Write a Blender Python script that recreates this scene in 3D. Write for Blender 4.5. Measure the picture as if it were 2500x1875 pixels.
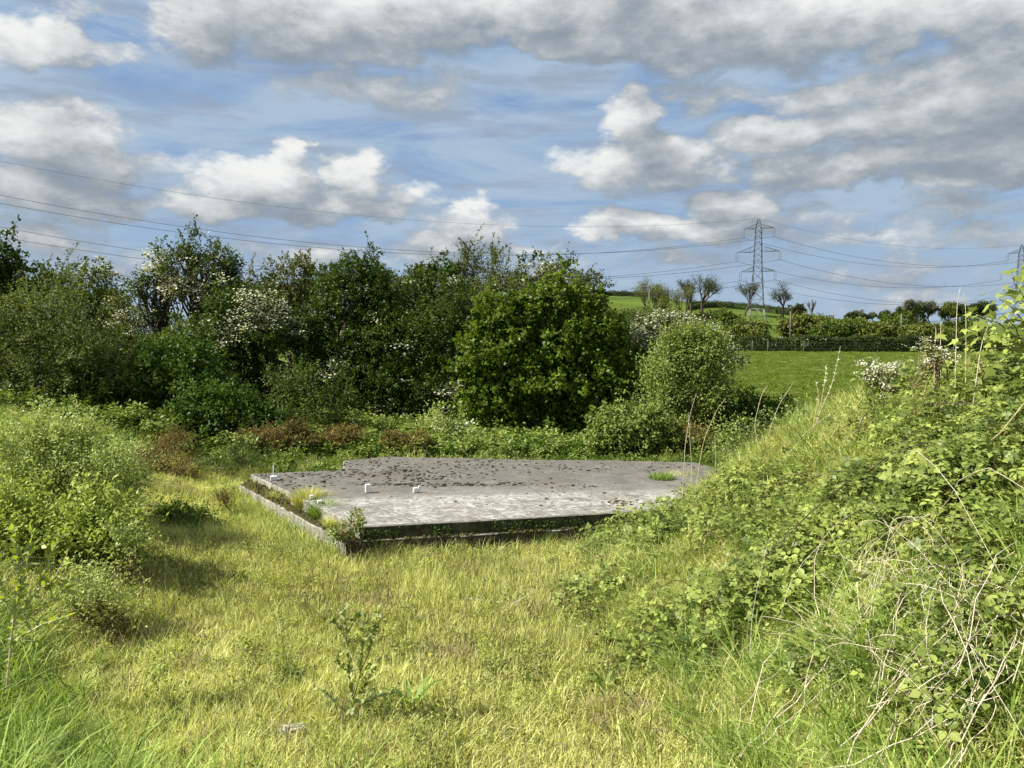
import bpy, math, random
import numpy as np
from mathutils import Vector, Matrix, Euler

SC = bpy.context.scene
COL = SC.collection
for _o in list(bpy.data.objects):
    bpy.data.objects.remove(_o)

# ------------------------------------------------------------------ camera, light, exposure
F = 1878.0                      # focal length in pixels of the 2500 px wide photograph
HZ = 815.0                      # row of the horizon in it
PITCH = math.atan((937.5 - HZ) / F)
CAMZ = 3.2
cam_d = bpy.data.cameras.new('camera')
cam_d.sensor_width = 36.0
cam_d.lens = 36.0 * F / 2500.0
cam_d.clip_start = 0.05
cam_d.clip_end = 6000
cam = bpy.data.objects.new('camera', cam_d)
COL.objects.link(cam)
cam.location = (0, 0, CAMZ)
cam.rotation_euler = (math.pi / 2 - PITCH, 0, 0)
SC.camera = cam

SUN_AZ = math.radians(-101)      # measured from +Y (view direction) towards +X: sun on the left
SUN_EL = math.radians(42)
SKY_STRENGTH = 0.10
SKY_GAIN = 0.56
SUN_STRENGTH = 5.0
SC.view_settings.view_transform = 'Standard'
SC.view_settings.look = 'None'
SC.view_settings.gamma = 1
SC.view_settings.use_curve_mapping = False
SC.view_settings.exposure = 0.90

def ray(px, py):
    """direction (unit y) of the line of sight through a pixel of the photograph"""
    a = (px - 1250.0) / F
    b = (937.5 - py) / F
    c, s = math.cos(PITCH), math.sin(PITCH)
    y = c + b * s
    z = -s + b * c
    return a / y, 1.0, z / y

def at(px, py, Y):
    dx, _, dz = ray(px, py)
    return (dx * Y, Y, CAMZ + dz * Y)

sun_d = bpy.data.lights.new('sun', 'SUN')
sun_d.energy = SUN_STRENGTH
sun_d.angle = math.radians(0.53)
sun_d.color = (1.0, 0.955, 0.86)
sun = bpy.data.objects.new('sun', sun_d)
COL.objects.link(sun)
_sd = Vector((math.sin(SUN_AZ) * math.cos(SUN_EL), math.cos(SUN_AZ) * math.cos(SUN_EL), math.sin(SUN_EL)))
sun.rotation_euler = _sd.to_track_quat('Z', 'Y').to_euler()
sun.location = _sd * 60

# ------------------------------------------------------------------ node helpers
class NT:
    def __init__(self, tree):
        self.t = tree
        self.n = tree.nodes
        self.l = tree.links
    def put(self, sock, v):
        if isinstance(v, bpy.types.NodeSocket):
            self.l.new(v, sock)
        elif v is not None:
            sock.default_value = v
    def node(self, typ, **props):
        nd = self.n.new(typ)
        for k, v in props.items():
            setattr(nd, k, v)
        return nd
    def math(self, op, a, b=None, c=None, clamp=False):
        nd = self.node('ShaderNodeMath', operation=op, use_clamp=clamp)
        self.put(nd.inputs[0], a)
        if b is not None: self.put(nd.inputs[1], b)
        if c is not None: self.put(nd.inputs[2], c)
        return nd.outputs[0]
    def vmath(self, op, a, b=None, c=None):
        nd = self.node('ShaderNodeVectorMath', operation=op)
        self.put(nd.inputs[0], a)
        if b is not None: self.put(nd.inputs[1], b)
        if c is not None: self.put(nd.inputs[2], c)
        return nd.outputs[1] if op in ('DOT_PRODUCT', 'LENGTH', 'DISTANCE') else nd.outputs[0]
    def noise(self, vec, scale, detail=2, rough=0.5, dist=0.0, color=False):
        nd = self.node('ShaderNodeTexNoise')
        self.put(nd.inputs['Vector'], vec)
        self.put(nd.inputs['Scale'], scale)
        nd.inputs['Detail'].default_value = detail
        nd.inputs['Roughness'].default_value = rough
        nd.inputs['Distortion'].default_value = dist
        return nd.outputs['Color'] if color else nd.outputs['Fac']
    def sstep(self, v, a, b, lo=0.0, hi=1.0, smooth=True):
        nd = self.node('ShaderNodeMapRange', interpolation_type='SMOOTHSTEP' if smooth else 'LINEAR')
        self.put(nd.inputs['Value'], v)
        nd.inputs['From Min'].default_value = a
        nd.inputs['From Max'].default_value = b
        nd.inputs['To Min'].default_value = lo
        nd.inputs['To Max'].default_value = hi
        return nd.outputs['Result']
    def mix(self, f, a, b, blend='MIX'):
        nd = self.node('ShaderNodeMix', data_type='RGBA', blend_type=blend)
        self.put(nd.inputs[0], f)
        self.put(nd.inputs[6], a if isinstance(a, bpy.types.NodeSocket) else (*a, 1.0))
        self.put(nd.inputs[7], b if isinstance(b, bpy.types.NodeSocket) else (*b, 1.0))
        return nd.outputs[2]

# ------------------------------------------------------------------ world: physical sky with drifting cumulus
world = bpy.data.worlds.new('World')
SC.world = world
world.use_nodes = True
wt = NT(world.node_tree)
wt.n.clear()
sky = wt.node('ShaderNodeTexSky', sky_type='NISHITA', sun_disc=False)
sky.sun_elevation = SUN_EL
sky.sun_rotation = SUN_AZ
sky.altitude = 60
sky.air_density = 1.0
sky.dust_density = 1.2
sky.ozone_density = 1.6

def azel(px, py):
    d = Vector(ray(px, py)).normalized()
    return math.atan2(d.x, d.y), math.asin(d.z)

# clouds seen in the photograph: centre and radii in pixels of a 2212 px wide view, weight
BL = [(430,45,110,85,1.0),(640,28,240,80,.92),(900,35,300,80,.95),(1250,15,360,80,.95),(1180,105,120,34,.9),(1330,85,240,50,1),
      (1600,60,310,72,1.0),(1930,30,300,55,.9),(2230,25,180,40,1.0),
      (80,85,100,55,1.0),(190,100,110,26,.55),(150,10,60,40,.4),
      (830,185,210,42,.62),(720,150,80,50,.62),(960,178,90,28,.5),
      (2200,190,170,100,1.05),(2020,235,210,72,1.05),(1850,262,180,52,1.05),(1700,292,150,38,1.0),(1720,215,110,50,.72),(1900,170,150,60,.7),
      (1372,250,88,60,1.05),(1430,310,130,55,.95),(1330,350,130,55,1.0),(1470,355,140,42,.85),(1330,415,40,14,.5),
      (1480,178,85,28,.6),(1560,208,60,32,.6),
      (1980,352,250,40,1.0),(1700,365,110,34,.85),(2200,335,180,55,1.0),(1860,388,200,22,.9),(2050,400,130,18,.8),
      (70,290,140,55,1.05),(180,340,110,38,.95),(60,400,170,48,.9),(170,430,110,30,.85),(110,490,110,45,.75),(330,330,110,26,.5),
      (625,318,60,42,1.05),(560,390,130,62,1.0),(480,445,140,50,.95),(780,375,80,48,1.0),(760,430,160,48,.9),(340,450,75,30,.7),(650,470,90,26,.7),
      (1010,490,115,42,1.0),(930,520,90,34,.85),(900,560,130,34,.6),(1060,548,110,30,.55),
      (1330,478,105,34,1.0),(1585,445,105,50,1.0),(1470,492,210,38,.85),(1700,480,140,30,.55),(1140,533,70,15,.75),
      (1430,565,150,26,.5),(1850,520,190,36,.5),(2060,465,130,40,.55),(2140,520,160,26,.45),(620,560,180,26,.5),(280,560,140,24,.4),(2000,590,190,22,.5),(1130,600,200,22,.4),(1950,640,150,16,.45)]

def build_density():
    g = bpy.data.node_groups.new('cloud_density', 'ShaderNodeTree')
    g.interface.new_socket('P', in_out='INPUT', socket_type='NodeSocketVector')
    g.interface.new_socket('D', in_out='OUTPUT', socket_type='NodeSocketFloat')
    t = NT(g)
    gi = t.node('NodeGroupInput'); go = t.node('NodeGroupOutput')
    P = gi.outputs[0]                                  # (azimuth, elevation, behind)
    S = t.vmath('MULTIPLY', P, (1.0, 1.9, 1.0))
    w = t.noise(S, 6.5, 6, .60, color=True)
    w = t.vmath('SUBTRACT', w, (.5, .5, .5))
    Q = t.vmath('MULTIPLY_ADD', w, (.19, .11, 0), P)
    Q = t.vmath('MULTIPLY', Q, (1, 1, 0))
    acc = None
    k = 2500 / 2212.0
    for cx, cy, rx, ry, a in BL:
        u, v = azel(cx * k, cy * k)
        su, sv = rx * k / F * 1.04, ry * k / F * 1.06
        q = t.vmath('MULTIPLY_ADD', Q, (1 / su, 1 / sv, 0), (-u / su, -v / sv, 0))
        d = t.vmath('DOT_PRODUCT', q, q)
        b = t.math('MULTIPLY_ADD', d, -a * .72, a)
        acc = b if acc is None else t.math('SMOOTH_MAX', acc, b, .08)
    # the same kind of cover where the photograph does not look
    az = t.node('ShaderNodeSeparateXYZ'); t.put(az.inputs[0], P)
    out1 = t.sstep(t.math('ABSOLUTE', az.outputs[0]), .62, .8)
    out2 = t.sstep(az.outputs[1], .47, .6)
    out = t.math('MAXIMUM', out1, out2)
    nb = t.noise(S, 2.6, 3, .5)
    gen = t.math('MULTIPLY_ADD', nb, 5.0, -1.9)
    acc = t.math('MAXIMUM', acc, -.6)
    D = t.node('ShaderNodeMix', data_type='FLOAT')
    t.put(D.inputs[0], out); t.put(D.inputs[2], acc); t.put(D.inputs[3], gen)
    f1 = t.noise(S, 18.0, 8, .64)
    f2 = t.math('MULTIPLY_ADD', f1, 1.5, -.75)
    r = t.math('ADD', D.outputs[0], f2)
    t.put(go.inputs[0], r)
    return g

dg = build_density()
tc = wt.node('ShaderNodeTexCoord')
sp = wt.node('ShaderNodeSeparateXYZ'); wt.put(sp.inputs[0], tc.outputs['Generated'])
azn = wt.math('ARCTAN2', sp.outputs[0], sp.outputs[1])
eln = wt.math('ARCSINE', sp.outputs[2])
cb = wt.node('ShaderNodeCombineXYZ'); wt.put(cb.inputs[0], azn); wt.put(cb.inputs[1], eln)
P = cb.outputs[0]
def dens(off):
    gn = wt.node('ShaderNodeGroup'); gn.node_tree = dg
    wt.put(gn.inputs[0], wt.vmath('ADD', P, off) if off else P)
    return gn.outputs[0]
D0 = dens(None)
D1 = dens((-.012, .022, 0))
D2 = dens((-.030, .050, 0))
cov = wt.sstep(D0, .08, .72)
lit = wt.math('MULTIPLY_ADD', wt.math('SUBTRACT', D0, D1), .46, .40)
lit = wt.math('MULTIPLY_ADD', wt.math('MAXIMUM', wt.math('SUBTRACT', D0, D2), -.9), .34, lit)
thick = wt.sstep(D0, .6, 1.5)
lit = wt.math('SUBTRACT', lit, wt.math('MULTIPLY', thick, .26))
lit = wt.math('ADD', lit, wt.math('MULTIPLY_ADD', wt.noise(wt.vmath('MULTIPLY', P, (1, 1.7, 1)), 24.0, 4, .6), .60, -.31))
lit = wt.sstep(lit, -.22, 1.30)
# cloud brightness (as seen, scene-linear)
ccol = wt.mix(wt.math('POWER', lit, 1.35), (.245, .295, .35), (.86, .87, .855))
veil_v = wt.vmath('MULTIPLY', P, (1.0, 4.5, 1.0))
vn = wt.noise(veil_v, 3.2, 6, .62, .6)
veil = wt.sstep(vn, .30, .60, 0.15, .95)
hz = wt.sstep(eln, .0, .30, .80, 0.0)
veil = wt.math('MAXIMUM', veil, hz)
base = wt.node('ShaderNodeVectorMath', operation='SCALE')
wt.put(base.inputs[0], sky.outputs[0]); base.inputs['Scale'].default_value = SKY_STRENGTH
blue = wt.mix(.65, base.outputs[0], (.145, .305, .63))
streak = wt.sstep(wt.noise(wt.vmath('MULTIPLY', P, (1.0, 5.0, 1.0)), 5.0, 6, .62), .48, .66, 0, .75)
skyc = wt.mix(veil, blue, (.41, .525, .655))
skyc = wt.mix(streak, skyc, (.30, .365, .47))
fin = wt.mix(cov, skyc, ccol)
below = wt.sstep(eln, -.02, .0)
fin = wt.mix(below, (.12, .14, .10), fin)
EXPOSURE_COMP = wt.node('ShaderNodeBackground')
wt.put(EXPOSURE_COMP.inputs['Color'], fin)
EXPOSURE_COMP.inputs['Strength'].default_value = SKY_GAIN
wo = wt.node('ShaderNodeOutputWorld')
wt.l.new(EXPOSURE_COMP.outputs[0], wo.inputs['Surface'])
world.cycles.sampling_method = 'MANUAL'
world.cycles.sample_map_resolution = 512
SC.cycles.max_bounces = 6
SC.cycles.transparent_max_bounces = 4
SC.cycles.diffuse_bounces = 3
SC.cycles.use_denoising = True
# ------------------------------------------------------------------ mesh and object helpers
def link(name, me, mats, parent=None, kind=None, label=None, cat=None, group=None, loc=None):
    o = bpy.data.objects.new(name, me)
    COL.objects.link(o)
    if me is not None and mats is not None:
        for m in (mats if isinstance(mats, (list, tuple)) else [mats]):
            me.materials.append(m)
    if parent is not None: o.parent = parent
    if loc is not None: o.location = loc
    tag(o, label, cat, group, kind)
    return o

def tag(o, label=None, cat=None, group=None, kind=None):
    if kind: o['kind'] = kind
    if label: o['label'] = label
    if cat: o['category'] = cat
    if group: o['group'] = group

def thing(name, label, cat, loc=(0, 0, 0), rz=0.0, group=None):
    o = bpy.data.objects.new(name, None)
    COL.objects.link(o)
    o.empty_display_size = .2
    o.location = loc
    o.rotation_euler = (0, 0, rz)
    tag(o, label, cat, group)
    return o

def mesh_np(name, V, faces_list, attrs=None, smooth=False):
    """faces_list: list of (M,k) int arrays. attrs: name -> per vertex float"""
    me = bpy.data.meshes.new(name)
    V = np.asarray(V, dtype=np.float32)
    me.vertices.add(len(V))
    me.vertices.foreach_set('co', V.ravel())
    faces_list = [np.asarray(f, dtype=np.int32) for f in faces_list if len(f)]
    nl = sum(f.size for f in faces_list); nf = sum(len(f) for f in faces_list)
    me.loops.add(nl)
    me.loops.foreach_set('vertex_index', np.concatenate([f.ravel() for f in faces_list]))
    me.polygons.add(nf)
    st = []; k0 = 0
    for f in faces_list:
        st.append(k0 + np.arange(len(f)) * f.shape[1]); k0 += f.size
    me.polygons.foreach_set('loop_start', np.concatenate(st).astype(np.int32))
    if smooth:
        me.polygons.foreach_set('use_smooth', np.ones(nf, dtype=bool))
    for k, v in (attrs or {}).items():
        a = me.attributes.new(k, 'FLOAT', 'POINT')
        a.data.foreach_set('value', np.asarray(v, dtype=np.float32))
    me.update(calc_edges=True)
    return me

class Geo:
    """collects tubes, boxes and leaves into one mesh"""
    def __init__(self):
        self.V = []; self.Q = []; self.T = []; self.A = []; self.n = 0
    def add(self, V, Q=None, T=None, tint=.5):
        V = np.asarray(V, dtype=np.float32)
        self.V.append(V)
        if Q is not None and len(Q): self.Q.append(np.asarray(Q) + self.n)
        if T is not None and len(T): self.T.append(np.asarray(T) + self.n)
        self.A.append(np.full(len(V), tint, np.float32) if np.isscalar(tint) else np.asarray(tint, np.float32))
        self.n += len(V)
    def tube(self, pts, rad, sides=5, cap=True, tint=.5):
        pts = np.asarray(pts, float); n = len(pts)
        rad = np.full(n, rad) if np.isscalar(rad) else np.asarray(rad, float)
        tan = np.gradient(pts, axis=0)
        tan /= np.linalg.norm(tan, axis=1)[:, None] + 1e-9
        ref = np.array([0, 0, 1.]) if abs(tan[0, 2]) < .9 else np.array([1., 0, 0])
        a = np.cross(tan, ref); a /= np.linalg.norm(a, axis=1)[:, None] + 1e-9
        b = np.cross(tan, a)
        th = np.arange(sides) * 2 * math.pi / sides
        V = pts[:, None] + rad[:, None, None] * (np.cos(th)[None, :, None] * a[:, None] + np.sin(th)[None, :, None] * b[:, None])
        V = V.reshape(-1, 3)
        i = np.arange(n - 1)[:, None] * sides; j = np.arange(sides)[None]; j2 = (j + 1) % sides
        Q = np.stack([i + j, i + j2, i + sides + j2, i + sides + j], -1).reshape(-1, 4)
        T = None
        if cap:
            V = np.vstack([V, pts[-1] + tan[-1] * rad[-1] * .3, pts[0]])
            t1 = np.stack([(n - 1) * sides + np.arange(sides), (n - 1) * sides + (np.arange(sides) + 1) % sides, np.full(sides, n * sides)], -1)
            t2 = np.stack([(np.arange(sides) + 1) % sides, np.arange(sides), np.full(sides, n * sides + 1)], -1)
            T = np.vstack([t1, t2])
        self.add(V, Q, T, tint)
    def bar(self, a, b, w):
        self.tube([a, b], w * .5, 4, True)
    def box(self, c, s, rz=0.0, tint=.5, taper=1.0):
        x, y, z = s[0] / 2, s[1] / 2, s[2] / 2
        t = taper
        v = np.array([[-x, -y, -z], [x, -y, -z], [x, y, -z], [-x, y, -z], [-x * t, -y * t, z], [x * t, -y * t, z], [x * t, y * t, z], [-x * t, y * t, z]])
        cc, ss = math.cos(rz), math.sin(rz)
        v = v @ np.array([[cc, ss, 0], [-ss, cc, 0], [0, 0, 1]]) + np.asarray(c)
        self.add(v, [[0, 3, 2, 1], [4, 5, 6, 7], [0, 1, 5, 4], [1, 2, 6, 5], [2, 3, 7, 6], [3, 0, 4, 7]], tint=tint)
    def mesh(self, name, smooth=False):
        F_ = []
        if self.Q: F_.append(np.concatenate(self.Q))
        if self.T: F_.append(np.concatenate(self.T))
        return mesh_np(name, np.concatenate(self.V), F_, {'tint': np.concatenate(self.A)}, smooth)

def norm(a):
    return a / (np.linalg.norm(a, axis=-1, keepdims=True) + 1e-9)

def leaf_arrays(P, D, N, L, W, fold=.18, wide=.45):
    """one folded kite per leaf: base, two sides, tip"""
    P = np.asarray(P); D = norm(np.asarray(D)); S = norm(np.cross(D, N)); U = np.cross(S, D)
    L = np.broadcast_to(L, (len(P),))[:, None]; W = np.broadcast_to(W, (len(P),))[:, None]
    m = P + D * L * wide + U * W * fold
    V = np.stack([P, m + S * W * .5, P + D * L - U * L * .08, m - S * W * .5], 1).reshape(-1, 3)
    Q = np.arange(len(P) * 4).reshape(-1, 4)
    return V, Q

def add_leaves(g, P, D, N, L, W, tint, fold=.18, wide=.45):
    V, Q = leaf_arrays(P, D, N, L, W, fold, wide)
    g.add(V, Q, tint=np.repeat(np.broadcast_to(tint, (len(P),)), 4))

# ------------------------------------------------------------------ materials
def leaf_mat(name, c0, c1, rough=.45, trans=.35, spec=.18, big=1.2, vary=.25, back=None, dry=None, dryamt=0.0):
    """foliage: colour runs from c0 to c1 with each leaf's own tint, drifting over metres"""
    m = bpy.data.materials.new(name); m.use_nodes = True
    t = NT(m.node_tree); t.n.clear()
    at_ = t.node('ShaderNodeAttribute', attribute_name='tint')
    geo = t.node('ShaderNodeNewGeometry')
    nz = t.noise(geo.outputs['Position'], big, 2, .5)
    f = t.math('MULTIPLY_ADD', t.math('SUBTRACT', nz, .5), vary * 4, at_.outputs['Fac'], clamp=True)
    col = t.mix(f, c0, c1)
    if dry is not None:
        dn = t.sstep(t.noise(geo.outputs['Position'], .9, 3, .6), .62 - dryamt, .72 - dryamt * .5)
        col = t.mix(t.math('MULTIPLY', dn, .85), col, dry)
    if back is not None:
        col = t.mix(t.math('MULTIPLY', geo.outputs['Backfacing'], .6), col, back)
    p = t.node('ShaderNodeBsdfPrincipled')
    t.put(p.inputs['Base Color'], col)
    p.inputs['Roughness'].default_value = rough
    p.inputs['Specular IOR Level'].default_value = spec
    tr = t.node('ShaderNodeBsdfTranslucent')
    tcx = t.mix(1.0, col, (1.25, 1.25, .5), 'MULTIPLY')
    t.put(tr.inputs['Color'], tcx)
    mx = t.node('ShaderNodeMixShader'); mx.inputs[0].default_value = trans
    t.l.new(p.outputs[0], mx.inputs[1]); t.l.new(tr.outputs[0], mx.inputs[2])
    o = t.node('ShaderNodeOutputMaterial'); t.l.new(mx.outputs[0], o.inputs['Surface'])
    return m

def solid_mat(name, c0, c1, rough=.8, scale=6, metallic=0.0, spec=.3, bump=0.0, detail=4):
    m = bpy.data.materials.new(name); m.use_nodes = True
    t = NT(m.node_tree); t.n.clear()
    geo = t.node('ShaderNodeNewGeometry')
    nz = t.noise(geo.outputs['Position'], scale, detail, .6)
    col = t.mix(t.sstep(nz, .3, .7), c0, c1)
    p = t.node('ShaderNodeBsdfPrincipled')
    t.put(p.inputs['Base Color'], col)
    p.inputs['Roughness'].default_value = rough
    p.inputs['Metallic'].default_value = metallic
    p.inputs['Specular IOR Level'].default_value = spec
    if bump:
        b = t.node('ShaderNodeBump'); b.inputs['Strength'].default_value = bump; b.inputs['Distance'].default_value = .02
        t.put(b.inputs['Height'], nz); t.l.new(b.outputs[0], p.inputs['Normal'])
    o = t.node('ShaderNodeOutputMaterial'); t.l.new(p.outputs[0], o.inputs['Surface'])
    return m

# ------------------------------------------------------------------ terrain
def sm(x, a, b):
    t = np.clip((x - a) / (b - a), 0, 1)
    return t * t * (3 - 2 * t)

_hx = np.array([-300, -160, -60, 20, 41, 60, 80, 100, 114, 149, 162, 178, 195, 217, 252, 290, 420])
_hz = np.array([2, 4, 15, 23.6, 24.6, 24.4, 23.6, 20.8, 19.4, 16.6, 14.4, 12.2, 10.0, 8.2, 8.6, 8.6, 8.0])
def far_z(x, y):
    xs = x * 430.0 / np.maximum(y, 60)
    H = np.interp(xs, _hx, _hz)
    z = -.72 + np.clip((y - 38) / 72.0, 0, 1) * 1.35
    t = np.clip((y - 215) / 215.0, 0, 1)
    r = np.where(t > 0, t ** 2.5, 0)
    z = z + (H - .6) * r
    z = z - np.clip((y - 450) / 500.0, 0, 3) * 10.0 * (y > 450)
    z = z + 38 * sm(-x, 175, 290) * sm(y, 60, 150) * (1 - sm(y, 210, 330))
    return z

CTRL = [(-4,9,0),(-3,12,0),(-5.3,12.5,.05),(-3,7,.05),(0,6.5,0),(-1.5,5.2,.1),(0,9,0),(-1,11,0),(-2,14,0),(2,14.5,0),(-2,17,0),(1,18,0),(4,17,.1),
 (-6,15,.15),(-8,17.5,.35),(-4,19,.05),(0,21,0),(4,21,-.1),(0,25,0),(-4,25,.1),(-8,22,.4),(-8,27,.5),(4,27,-.2),(0,31,-.2),(-5,31,0),
 (0,0,1.5),(0,2,1.0),(0,3.4,.35),(-2,3,.45),(1.4,3,.7),(0,4.5,.05),(0,5.6,0),(-3,5,.08),(-1.6,6,0),(-4,7.2,.0),
 (-3.4,3.6,.5),(-6,6,.55),(-8,9,.85),(-9,12,1.2),(-11,10,1.5),(-6.6,11,.6),(-5.3,8,.35),(-10,16,1.05),(-9.5,19,.7),(-14,14,1.8),(-14,20,1.35),(-13,26,.9),(-16,6,2.0),(-8,2,1.4),(-4,0,1.8),
 (1.06,5.7,.06),(1.1,7,.06),(.7,9,.05),(.6,10.2,0),(1.3,11.4,.05),(2.4,12.4,.1),(3.3,12.4,.42),(2.2,10.6,.35),
 (5.3,8,2.72),(4.2,9,2.3),(3.5,10,1.72),(3.1,11.4,.95),(7,8,2.9),(6,11,2.1),(4.6,12.5,1.05),(4.2,14.5,.3),(6,15,.55),(3.4,13.5,.2),(8,12,2.1),(9,6,3.0),
 (2.9,4.3,1.5),(4,6,2.1),(1.6,4.5,.55),(2.2,3.4,1.0),(2,7,.55),(3,7.5,1.25),(2.2,9.5,.7),(3,9,1.3),(6,3,2.6),(3,0,2.0),(5,17,.2),(9,17,.9),(8,20,.2),(6,24,-.35),(10,25,-.45),(13,20,1.0),(14,12,3.0),(14,27,-.4),(9,30,-.6),(14,4,3.5)]
_c = np.array(CTRL, float)
def _tps_k(r2):
    return np.where(r2 > 1e-9, r2 * np.log(r2 + 1e-12) * .5, 0)
_n = len(_c)
_K = _tps_k(((_c[:, None, :2] - _c[None, :, :2]) ** 2).sum(-1)) + np.eye(_n) * .04
_Pm = np.hstack([np.ones((_n, 1)), _c[:, :2]])
_A = np.zeros((_n + 3, _n + 3)); _A[:_n, :_n] = _K; _A[:_n, _n:] = _Pm; _A[_n:, :_n] = _Pm.T
_w = np.linalg.solve(_A, np.concatenate([_c[:, 2], np.zeros(3)]))
def near_z(x, y):
    x = np.asarray(x, float); y = np.asarray(y, float)
    sh = x.shape; xf = np.clip(x.ravel(), -16, 15); yf = np.clip(y.ravel(), -2, 31)
    r2 = (xf[:, None] - _c[None, :, 0]) ** 2 + (yf[:, None] - _c[None, :, 1]) ** 2
    z = _tps_k(r2) @ _w[:_n] + _w[_n] + _w[_n + 1] * xf + _w[_n + 2] * yf
    return z.reshape(sh)
def gz(x, y):
    """height of the ground"""
    x = np.asarray(x, float); y = np.asarray(y, float)
    x, y = np.broadcast_arrays(x, y)
    w = (1 - sm(y, 24, 34)) * (1 - sm(np.abs(x + .5), 15, 30))
    n = np.where(w > 0, near_z(x, y), 0)
    z = n * w + far_z(x, y) * (1 - w)
    bump = .03 * np.sin(x * 2.3 + 1.3 * np.sin(y * 1.1)) * np.sin(y * 1.9 + x * .6) + .02 * np.sin(x * 5.1 + y * 3.3)
    return z + bump * (1 - sm(y, 30, 60))
def gzs(x, y):
    return float(gz(np.array([x]), np.array([y]))[0])
def on_ground(px, py, y0=3.0, y1=600.0):
    """where the line of sight through a pixel meets the ground"""
    Y = np.geomspace(y0, y1, 1500)
    dx, _, dz = ray(px, py)
    h = CAMZ + dz * Y - gz(dx * Y, Y)
    k = np.argmax(h < 0)
    if h[k] >= 0: k = len(Y) - 1
    y = Y[k]
    return dx * y, y, gzs(dx * y, y)

def axis(lo, hi, dense_lo, dense_hi, step, grow=1.09):
    a = list(np.arange(dense_lo, dense_hi + 1e-6, step))
    s = step; v = dense_hi
    while v < hi:
        s *= grow; v += s; a.append(v)
    s = step; v = dense_lo; b = []
    while v > lo:
        s *= grow; v -= s; b.append(v)
    return np.array(b[::-1] + a)
gx = axis(-900, 1200, -14, 14, .22, 1.075)
gy = axis(-60, 3000, 0, 30, .22, 1.05)
GX, GY = np.meshgrid(gx, gy)
GZ = gz(GX, GY)
V = np.stack([GX, GY, GZ], -1).reshape(-1, 3)
nx, ny = len(gx), len(gy)
i = (np.arange(ny - 1)[:, None] * nx + np.arange(nx - 1)[None]).ravel()
Q = np.stack([i, i + 1, i + nx + 1, i + nx], -1)

def ground_mat():
    m = bpy.data.materials.new('ground_turf'); m.use_nodes = True
    t = NT(m.node_tree); t.n.clear()
    geo = t.node('ShaderNodeNewGeometry')
    pos = geo.outputs['Position']
    n1 = t.noise(pos, 1.4, 4, .6); n2 = t.noise(pos, 14, 4, .65); n3 = t.noise(pos, .35, 3, .5)
    near = t.mix(t.sstep(n2, .35, .65), (.17, .185, .035), (.36, .36, .11))
    near = t.mix(t.sstep(n1, .45, .7), near, (.28, .245, .115))
    sx = t.node('ShaderNodeSeparateXYZ'); t.put(sx.inputs[0], pos)
    # mown pasture beyond
    st = t.noise(t.vmath('MULTIPLY', pos, (.35, 1.2, 0)), 1.0, 5, .7)
    st2 = t.noise(t.vmath('MULTIPLY', pos, (.03, .12, 0)), 1.0, 4, .6)
    far = t.mix(t.sstep(st, .3, .72), (.070, .105, .012), (.120, .175, .022))
    far = t.mix(t.sstep(st2, .38, .58), far, (.125, .150, .030))
    hill = t.mix(t.sstep(t.noise(t.vmath('MULTIPLY', pos, (.012, .05, .1)), 1.0, 5, .6), .35, .65), (.065, .105, .014), (.110, .150, .022))
    far = t.mix(t.sstep(sx.outputs[1], 150, 240), far, hill)
    f = t.sstep(t.math('ADD', sx.outputs[1], t.math('MULTIPLY', n3, 6)), 31, 36)
    col = t.mix(f, near, far)
    p = t.node('ShaderNodeBsdfPrincipled')
    t.put(p.inputs['Base Color'], col); p.inputs['Roughness'].default_value = .9
    p.inputs['Specular IOR Level'].default_value = .1
    b = t.node('ShaderNodeBump'); b.inputs['Strength'].default_value = .9; b.inputs['Distance'].default_value = .25
    t.put(b.inputs['Height'], t.math('MULTIPLY_ADD', n2, .25, st)); t.l.new(b.outputs[0], p.inputs['Normal'])
    o = t.node('ShaderNodeOutputMaterial'); t.l.new(p.outputs[0], o.inputs['Surface'])
    return m
me = mesh_np('ground', V, [Q], smooth=True)
link('ground', me, ground_mat(), kind='structure')
# ------------------------------------------------------------------ concrete base
ZT, ZF = .44, .24
def deck_pt(px, py, z=ZT):
    dx, _, dz = ray(px, py)
    Y = (z - CAMZ) / dz
    return (dx * Y, Y)
DECK = [deck_pt(*p) for p in [(878, 1285), (1200, 1268), (1500, 1251), (1640, 1243), (1800, 1200), (1775, 1150), (1700, 1129), (1500, 1124), (1280, 1122), (1130, 1118), (940, 1115), (838, 1125), (838, 1147), (612, 1157)]]

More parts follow.
